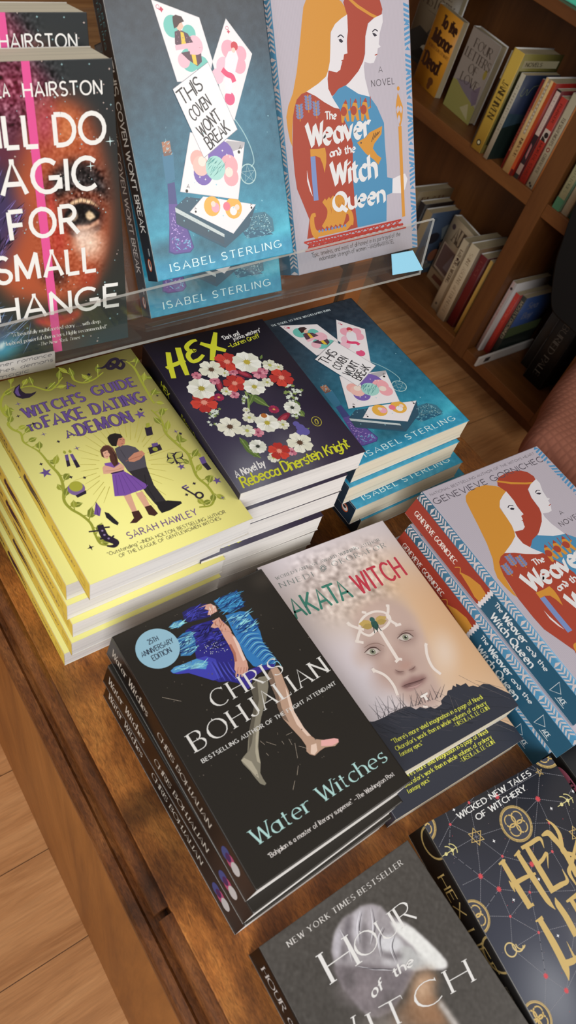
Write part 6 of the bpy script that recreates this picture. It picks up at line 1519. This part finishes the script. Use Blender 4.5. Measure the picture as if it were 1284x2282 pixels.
def f_blue(f):
    f.poly([(0, 0), (132, 0), (132, 70), (60, 86), (0, 76)], (28, 40, 36)); f.poly([(0, 76), (60, 86), (132, 70), (132, 100), (0, 110)], (52, 72, 84)); f.stroke([(16, 168), (12, 152), (22, 150), (30, 164), (36, 150), (48, 168), (70, 172)], 1.4, (140, 150, 110), smooth=True, raw=True); f.ell((90, 50), 18, (84, 34, 34), 30, raw=True)
shelf_book('white-spined book with a dark blue landscape cover on the middle shelf', 132, 194, 14, (38, 48, 72), (184, 176, 154), spine_up(-14, 1246, Z2), s_title('AN UNFINISHED JOURNEY', .1, .7, (120, 112, 96), .4), f_blue, hard=0.0, group=G2)
shelf_book('narrow dark red spine left of the cream thick book', 128, 203, 9, (110, 26, 22), (126, 30, 26), spine_up(0, 1197, Z2), s_title('A DANGEROUS FORTUNE', .3, .8, (196, 120, 90), .5, 'bold'), group=G2, hard=0.0)
def s_cream(s):
    s.poly([(0, 22), (211, 22), (211, 31), (0, 31)], (186, 74, 34)); s.poly([(0, 8), (120, 8), (120, 15), (0, 15)], (168, 146, 118))
    for k in range(14): s.ell((10 + k * 8, 11.5), 2.4, (206, 194, 172), raw=True)
    s.text('INIMOUR', (130, 10), (172, 10), (130, 18), (96, 60, 36), 'serif', wt=.2, raw=True); s.poly([(20, 2), (70, 2), (70, 7), (20, 7)], (196, 140, 80)); s.poly([(196, 24), (211, 24), (211, 31), (196, 31)], (96, 20, 22))
shelf_book('thick cream book with a red-orange edge on the middle shelf', 150, 211, 31, (140, 30, 22), (214, 178, 118), spine_up(-3, 1188, Z2), s_cream, group=G2)
def s_slim(s):
    s.poly([(0, 0), (4, 0), (4, 12.5), (0, 12.5)], (40, 30, 30)); s.poly([(100, 0), (168, 0), (168, 12.5), (100, 12.5)], (48, 30, 36)); s.poly([(120, 3), (150, 4), (156, 9), (124, 8)], (170, 110, 110)); s.poly([(192, 0), (203, 0), (203, 12.5), (192, 12.5)], (38, 36, 34)); s.text('THE LAST HOTEL', (12, 4), (92, 4), (12, 8.5), (150, 130, 126), 'serif', wt=.16, raw=True)
shelf_book('slim white and black spine on the middle shelf, right of the cream book', 120, 203, 12.5, (104, 34, 36), (206, 182, 168), spine_up(3, 1153, Z2), s_slim, hard=0.0, group=G2)
def s_red(s):
    s.poly([(70, 1), (96, 1), (96, 18), (70, 18)], (206, 190, 176)); s.ell((82, 11), 6, (40, 30, 30), raw=True); s.poly([(86, 3), (96, 3), (96, 16), (90, 12)], (40, 30, 30)); s.text('MORTAL STAKES', (100, 6), (186, 6), (100, 13), (96, 24, 20), 'bold', wt=.22, raw=True); s.text('PARKER', (14, 6), (54, 6), (14, 12), (96, 24, 20), 'bold', wt=.22, raw=True)
shelf_book('bright red spine with a small black and white portrait on the middle shelf', 124, 195, 19, (120, 36, 30), (176, 52, 40), spine_up(6, 1137, Z2), s_red, hard=0.0, group=G2)
def s_grey(s):
    s.text('TUESDAY NIGHTS', (50, 6), (112, 6), (50, 14), (116, 104, 84), 'bold', wt=.22, raw=True); s.ell((122, 10), 5, (130, 40, 36), raw=True); s.ell((122, 10), 2.6, (190, 178, 150), raw=True); s.text('CURRENT NEW', (132, 6), (176, 6), (132, 14), (120, 108, 86), 'bold', wt=.22, raw=True); s.ell((203, 8), 3, INKY, raw=True); s.ell((207, 13), 3, INKY, raw=True)
shelf_book('grey-white spine against the divider on the middle shelf', 132, 212, 20, (170, 156, 128), (180, 168, 140), spine_up(9, 1116, Z2), s_grey, hard=0.0, group=G2)
shelf_book('thin orange strip against the divider, standing for the highlight on its edge', 128, 212, 6.5, (190, 120, 66), (206, 132, 72), spine_up(7, 1093.5, Z2), hard=0.0, group=G2)  # booklet shape added to stand in for the highlight along the divider's edge
# middle shelf, right bay
def s_green(s):
    s.poly([(205, 0), (232, 0), (232, 21), (205, 21)], (70, 116, 84)); s.text('COLLECTED STORIES', (90, 6), (190, 6), (90, 14), (104, 104, 76), 'serif', wt=.18, raw=True)
G3 = 'books on the right-hand shelf'
shelf_book('pale green spine with a dark green foot, on the shelf at the far right', 150, 232, 21, (110, 140, 110), (170, 168, 128), spine_up(4, 1023, Z2), s_green, group=G3)
shelf_book('off-white spine on the far right shelf, beside the pale green one', 140, 190, 20, (170, 160, 136), (196, 184, 156), spine_up(9, 999, Z2), s_title('WINTER SONG', .2, .7, (140, 128, 100), .4), group=G3)
shelf_book('dark teal spine on the far right shelf', 140, 215, 24, (40, 84, 76), (44, 96, 84), spine_up(10, 976, Z2), None, group=G3)
# bottom shelf, left bay
def f_cliff(f):
    for k, s in enumerate('FICTI'): f.text(s, (24 + k * 22, 156), (34 + k * 22, 156), (24 + k * 22, 186), (110, 66, 46), 'serif', wt=.16, raw=True)
shelf_book('beige book with brown capitals, far back on the bottom shelf', 148, 205, 30, (146, 126, 92), (150, 128, 92), spine_up(88, 1492, Z1), None, f_cliff, group=G1)
shelf_book('black-spined book with pale page tops on the bottom shelf', 122, 205, 22, (40, 30, 26), (34, 24, 24), spine_up(58, 1424, Z1), lambda s: s.poly([(60, 4), (120, 4), (120, 19), (60, 19)], (70, 28, 34)), group=G1, paper=PAPER_OLD)
def f_paint(f):
    f.poly([(0, 0), (132, 0), (132, 60), (0, 50)], (64, 74, 84)); f.ell((50, 120), 26, (40, 40, 48), 18, raw=True); f.ell((84, 60), 22, (132, 82, 58), 20, raw=True); f.ell((30, 70), 20, (92, 84, 84), 30, raw=True); f.poly([(70, 150), (120, 170), (126, 120), (90, 110)], (108, 116, 118)); f.ell((60, 24), 40, (104, 104, 96), 9, raw=True); f.poly([(90, 100), (130, 110), (130, 70), (100, 76)], (136, 104, 84)); f.ell((20, 180), 14, (70, 92, 116), 8, raw=True)
shelf_book('book with a blue and brown painted cover, turned towards us on the bottom shelf', 120, 203, 26, (66, 82, 104), (150, 128, 92), spine_up(50, 1388, Z1), None, f_paint, group=G1)
def f_aunt(f):
    f.text('AUNT', (30, 140), (112, 140), (30, 186), (92, 76, 62), 'serif', wt=.17, raw=True); f.ell((18, 176), 8, (70, 54, 56), raw=True); f.poly([(8, 42), (96, 42), (96, 124), (8, 124)], (176, 154, 134)); f.poly([(12, 48), (92, 48), (92, 120), (12, 120)], (110, 84, 78)); f.poly([(44, 60), (64, 118), (80, 60)], (132, 116, 118)); f.poly([(0, 0), (112, 0), (112, 36), (0, 36)], (150, 122, 92)); f.poly([(20, 10), (90, 14), (92, 30), (24, 26)], (104, 60, 44))
shelf_book('cream book with big capitals and a framed picture, facing out on the bottom shelf', 118, 202, 26, (184, 164, 134), (180, 160, 130), face_out(126, 1345, Z1, 26, -0.19), None, f_aunt, group=G1)
def s_late(s):
    s.text('LATE FOR A WEDDING', (30, 6), (130, 6), (30, 17), (110, 92, 72), 'bold', wt=.22, raw=True); s.ell((56, 12), 4, (60, 40, 40), raw=True); s.ell((200, 11), 4, (70, 56, 44), raw=True); s.ell((64, 20), 8, (40, 34, 30), 2, raw=True)
shelf_book('pale spine with grey capitals on the bottom shelf, left of the thick cream one', 140, 220, 22, (176, 156, 124), (188, 170, 140), spine_up(29, 1221, Z1), s_late, hard=0.0, group=G1)
shelf_book('thin grey spine between two cream books on the bottom shelf', 130, 214, 11, (150, 132, 104), (162, 144, 116), spine_up(26, 1197.5, Z1), hard=0.0, group=G1)
shelf_book('thick cream spine with faded lettering on the bottom shelf', 150, 232, 33, (120, 94, 66), (206, 188, 156), spine_up(17, 1185, Z1), s_title('SAINT ASCENT of FRIENDSHIP', .1, .92, (140, 118, 92), .35), group=G1)
shelf_book('dark red spine on the bottom shelf', 150, 222, 26, (86, 20, 20), (104, 24, 24), spine_up(26, 1149, Z1), s_title('LUCE', .08, .3, (150, 80, 70), .3), group=G1)
shelf_book('slim yellow spine beside the divider on the bottom shelf', 132, 229, 11, (180, 150, 90), (200, 158, 76), spine_up(19, 1110, Z1), hard=0.0, group=G1)
# bottom shelf, right bay
G4 = 'books on the bottom shelf of the right bay'
shelf_book('pink and white spine against the divider, bottom shelf of the right bay', 150, 219, 15, (196, 190, 186), (190, 160, 152), spine_up(34, 1032, Z1), lambda s: (s.poly([(0, 9), (219, 9), (219, 15), (0, 15)], (196, 190, 186)), s.ell((20, 7), 4, (60, 50, 50), raw=True), s.text('CITY OF GIRLS', (50, 3), (150, 3), (50, 8), (160, 110, 104), 'bold', wt=.2, raw=True)), hard=0.0, group=G4)
shelf_book('scarlet spine beside the pink and white one', 140, 192, 15, (150, 44, 36), (188, 56, 44), spine_up(50, 1016, Z1), s_title('FAMILY', .1, .5, (210, 120, 100), .4), hard=0.0, group=G4)
def f_most(f):
    f.poly([(0, 0), (140, 0), (140, 70), (0, 60)], (38, 46, 40)); f.poly([(0, 60), (140, 70), (140, 100), (0, 96)], (88, 102, 66)); f.text('Sea', (30, 152), (70, 152), (30, 172), (120, 130, 160), 'bold', wt=.26, raw=True); f.text('Bay', (30, 120), (70, 120), (30, 140), (120, 130, 160), 'bold', wt=.26, raw=True)
shelf_book('dark-spined book with a blue and green seaside cover, bottom shelf of the right bay', 145, 192, 15, (54, 78, 128), (60, 62, 56), spine_up(62, 1000.5, Z1), s_title('MOSTLY DROWNED', .08, .7, (170, 160, 130), .6, 'bold'), f_most, hard=0.0, group=G4)
be = thing('bookend_strip', 'low white strip with a black mark, standing across the front of the right bay books', 'bookend', CASE @ Matrix.Translation((-0.030, 0.972, Z1 * MM)) @ Matrix.Rotation(0.03, 4, 'Z'))
part('strip', PM().box((0, -0.003, 0), (0.245, 0.003, 0.029)).mesh('strip', 0.0012), be, [plain('white_card', (196, 190, 182), 0.5)])
part('mark', PM().box((0.028, -0.0036, 0.008), (0.05, -0.0028, 0.022)).mesh('mark'), be, [plain('black_print', (44, 40, 38), 0.5)])
def s_black(s):
    s.text('BURIED PALE', (70, 20), (232, 20), (70, 38), (112, 108, 100), 'serif', wt=.13, raw=True); s.stroke([(60, 10), (60, 54)], .8, (84, 80, 74), raw=True)
shelf_book('thick black book with white spine lettering, bottom shelf of the right bay', 130, 260, 62, (30, 28, 27), (26, 24, 23), spine_up(92, 893, Z1), s_black, group=G4)
shelf_book('dusty charcoal book leaning behind the thick black one', 130, 235, 30, (46, 42, 39), (50, 46, 42), spine_up(128, 935, Z1), None, group=G4)
# turquoise book on the upper shelf
shelf_book('turquoise book lying on the top shelf in the upper right corner', 150, 220, 24, (88, 214, 178), (88, 214, 178), CASE @ Matrix.Translation((0.03, 1.16, 0.8035)) @ Matrix.Rotation(math.pi / 2 * 0 + 0.06, 4, 'Z'), hard=1.0)

# ------------------------------------------------------------------ black bag hanging before the right bay
bag = thing('tote_bag', 'black cloth bag hanging in front of the right bay of the bookcase', 'bag', CASE @ Matrix.Translation((-0.012, 0.80, 0)))
BO = [(948, 560), (938, 500), (926, 453), (915, 408), (893, 362), (868, 322), (845, 306), (800, 304), (740, 306), (712, 330), (700, 420), (702, 560), (740, 574), (880, 576)]
def pillow(name, outl, x0, x1, r):
    V = []; F = []; O = np.array(outl, float); c = O.mean(0); n = len(O)
    lay = [(x0, r), (x0 - 0.0, r * .5), (x0 + r * .5, 0), (x1 - r * .5, 0), (x1, r * .5), (x1, r)]
    for x, ins in lay:
        for q in O:
            d = c - q; p = q + d / np.hypot(*d) * ins; V.append((x * MM, (p[0] - 800) * MM, p[1] * MM))
    for k in range(len(lay) - 1):
        for i in range(n): F.append((k * n + i, k * n + (i + 1) % n, (k + 1) * n + (i + 1) % n, (k + 1) * n + i))
    F.append(tuple(range(n))); F.append(tuple((len(lay) - 1) * n + i for i in reversed(range(n))))
    me = bpy.data.meshes.new(name); me.from_pydata(V, [], F)
    import bmesh
    bm = bmesh.new(); bm.from_mesh(me); bmesh.ops.recalc_face_normals(bm, faces=bm.faces); bm.to_mesh(me); bm.free()
    return me
BAGM = plain('black_cloth', (26, 24, 23), 0.85, 0.2)
part('bag_body', pillow('bag_body', [tuple(q) for q in spline(BO + [BO[0]], 3)[:-1]], -52, -6, 14), bag, [BAGM])
for y in (-40, 60):
    part('strap', PM().hexa([(-.034, (y - 12) * MM, .56), (-.026, (y - 12) * MM, .56), (-.026, (y + 12) * MM, .56), (-.034, (y + 12) * MM, .56), (-.006, (y - 12) * MM, 1.165), (0.002, (y - 12) * MM, 1.165), (0.002, (y + 12) * MM, 1.165), (-.006, (y + 12) * MM, 1.165)]).mesh('strap'), bag, [BAGM])

# ------------------------------------------------------------------ the chair at the right edge
def soft_block(name, outline, z0, z1, r, seg=6):
    """rounded block from a plan outline (mm), between two heights (mm)"""
    V = []; F = []; n = len(outline); O = np.array(outline, float); c = O.mean(0)
    rings = []
    for k in range(seg + 1):
        t = math.pi / 2 * k / seg; rings.append((z0 + r - r * math.cos(t) * 1.0 if False else z0 + r * (1 - math.sin(t)), r * (1 - math.cos(t))))
    rings = rings[::-1]
    prof = [(z0 + r * (1 - math.cos(t)), r * (1 - math.sin(t))) for t in [math.pi / 2 * k / seg for k in range(seg + 1)]]
    prof += [(z1 - r * (1 - math.cos(t)), r * (1 - math.sin(t))) for t in [math.pi / 2 * (1 - k / seg) for k in range(seg + 1)]]
    for z, ins in prof:
        for q in O:
            d = c - q; L = np.hypot(*d); p = q + d / L * ins; V.append((p[0] * MM, p[1] * MM, z * MM))
    m = len(prof)
    for k in range(m - 1):
        for i in range(n): F.append((k * n + i, k * n + (i + 1) % n, (k + 1) * n + (i + 1) % n, (k + 1) * n + i))
    F.append(tuple(range(n))[::-1]); F.append(tuple((m - 1) * n + i for i in range(n)))
    me = bpy.data.meshes.new(name); me.from_pydata(V, [], F)
    for p in me.polygons: p.use_smooth = True
    import bmesh
    bm = bmesh.new(); bm.from_mesh(me); bmesh.ops.recalc_face_normals(bm, faces=bm.faces); bm.to_mesh(me); bm.free()
    return me
def weave():
    m, nt, p = new_mat('checked_woven_fabric')
    tc = N(nt, 'ShaderNodeTexCoord')
    w1 = N(nt, 'ShaderNodeTexWave', wave_type='BANDS', bands_direction='X', i_Scale=24.0, i_Distortion=0.8); w2_ = N(nt, 'ShaderNodeTexWave', wave_type='BANDS', bands_direction='Y', i_Scale=24.0, i_Distortion=0.6)
    nt.links.new(tc.outputs['Object'], w1.inputs[0]); nt.links.new(tc.outputs['Object'], w2_.inputs[0])
    mn = N(nt, 'ShaderNodeMath', operation='MINIMUM'); nt.links.new(w1.outputs['Fac'], mn.inputs[0]); nt.links.new(w2_.outputs['Fac'], mn.inputs[1])
    r = N(nt, 'ShaderNodeValToRGB'); r.color_ramp.elements[0].color = lin((140, 90, 74)); r.color_ramp.elements[1].color = lin((154, 100, 82)); r.color_ramp.elements[1].position = 0.35
    nt.links.new(mn.outputs[0], r.inputs[0]); nt.links.new(r.outputs[0], p.inputs['Base Color']); p.inputs['Roughness'].default_value = 0.95; p.inputs['Specular IOR Level'].default_value = 0.1
    b = N(nt, 'ShaderNodeBump', i_Strength=0.3, i_Distance=0.002); nt.links.new(mn.outputs[0], b.inputs['Height']); nt.links.new(b.outputs[0], p.inputs['Normal'])
    return m
WEAVE = weave()
ch = thing('upholstered_chair', 'chair with reddish brown checked upholstery at the right edge, before the bookcase', 'chair', Matrix.Translation((1.25, 0.47, 0)))
OUT = [(1330, 690), (1270, 672), (1205, 648), (1150, 618), (1101, 596), (1070, 584), (1045, 566), (1040, 548), (1048, 520), (1062, 446), (1085, 330), (1120, 250), (1300, 210), (1480, 240), (1500, 400), (1478, 560), (1420, 660)]
OUT = [tuple(x) for x in spline(OUT + [OUT[0]], 4)[:-1]]
part('seat', soft_block('seat', [(x - 1250, y - 470) for x, y in OUT], 318, 430, 42), ch, [WEAVE])
for x, y in ((-110, 30), (160, -190), (165, 90), (-120, -180)):
    part('leg', PM().hexa([((x - 11) * MM, (y - 11) * MM, 0), ((x + 11) * MM, (y - 11) * MM, 0), ((x + 11) * MM, (y + 11) * MM, 0), ((x - 11) * MM, (y + 11) * MM, 0), ((x - 18) * MM, (y - 18) * MM, .319), ((x + 18) * MM, (y - 18) * MM, .319), ((x + 18) * MM, (y + 18) * MM, .319), ((x - 18) * MM, (y + 18) * MM, .319)]).mesh('leg', .002), ch, [W_CASE])
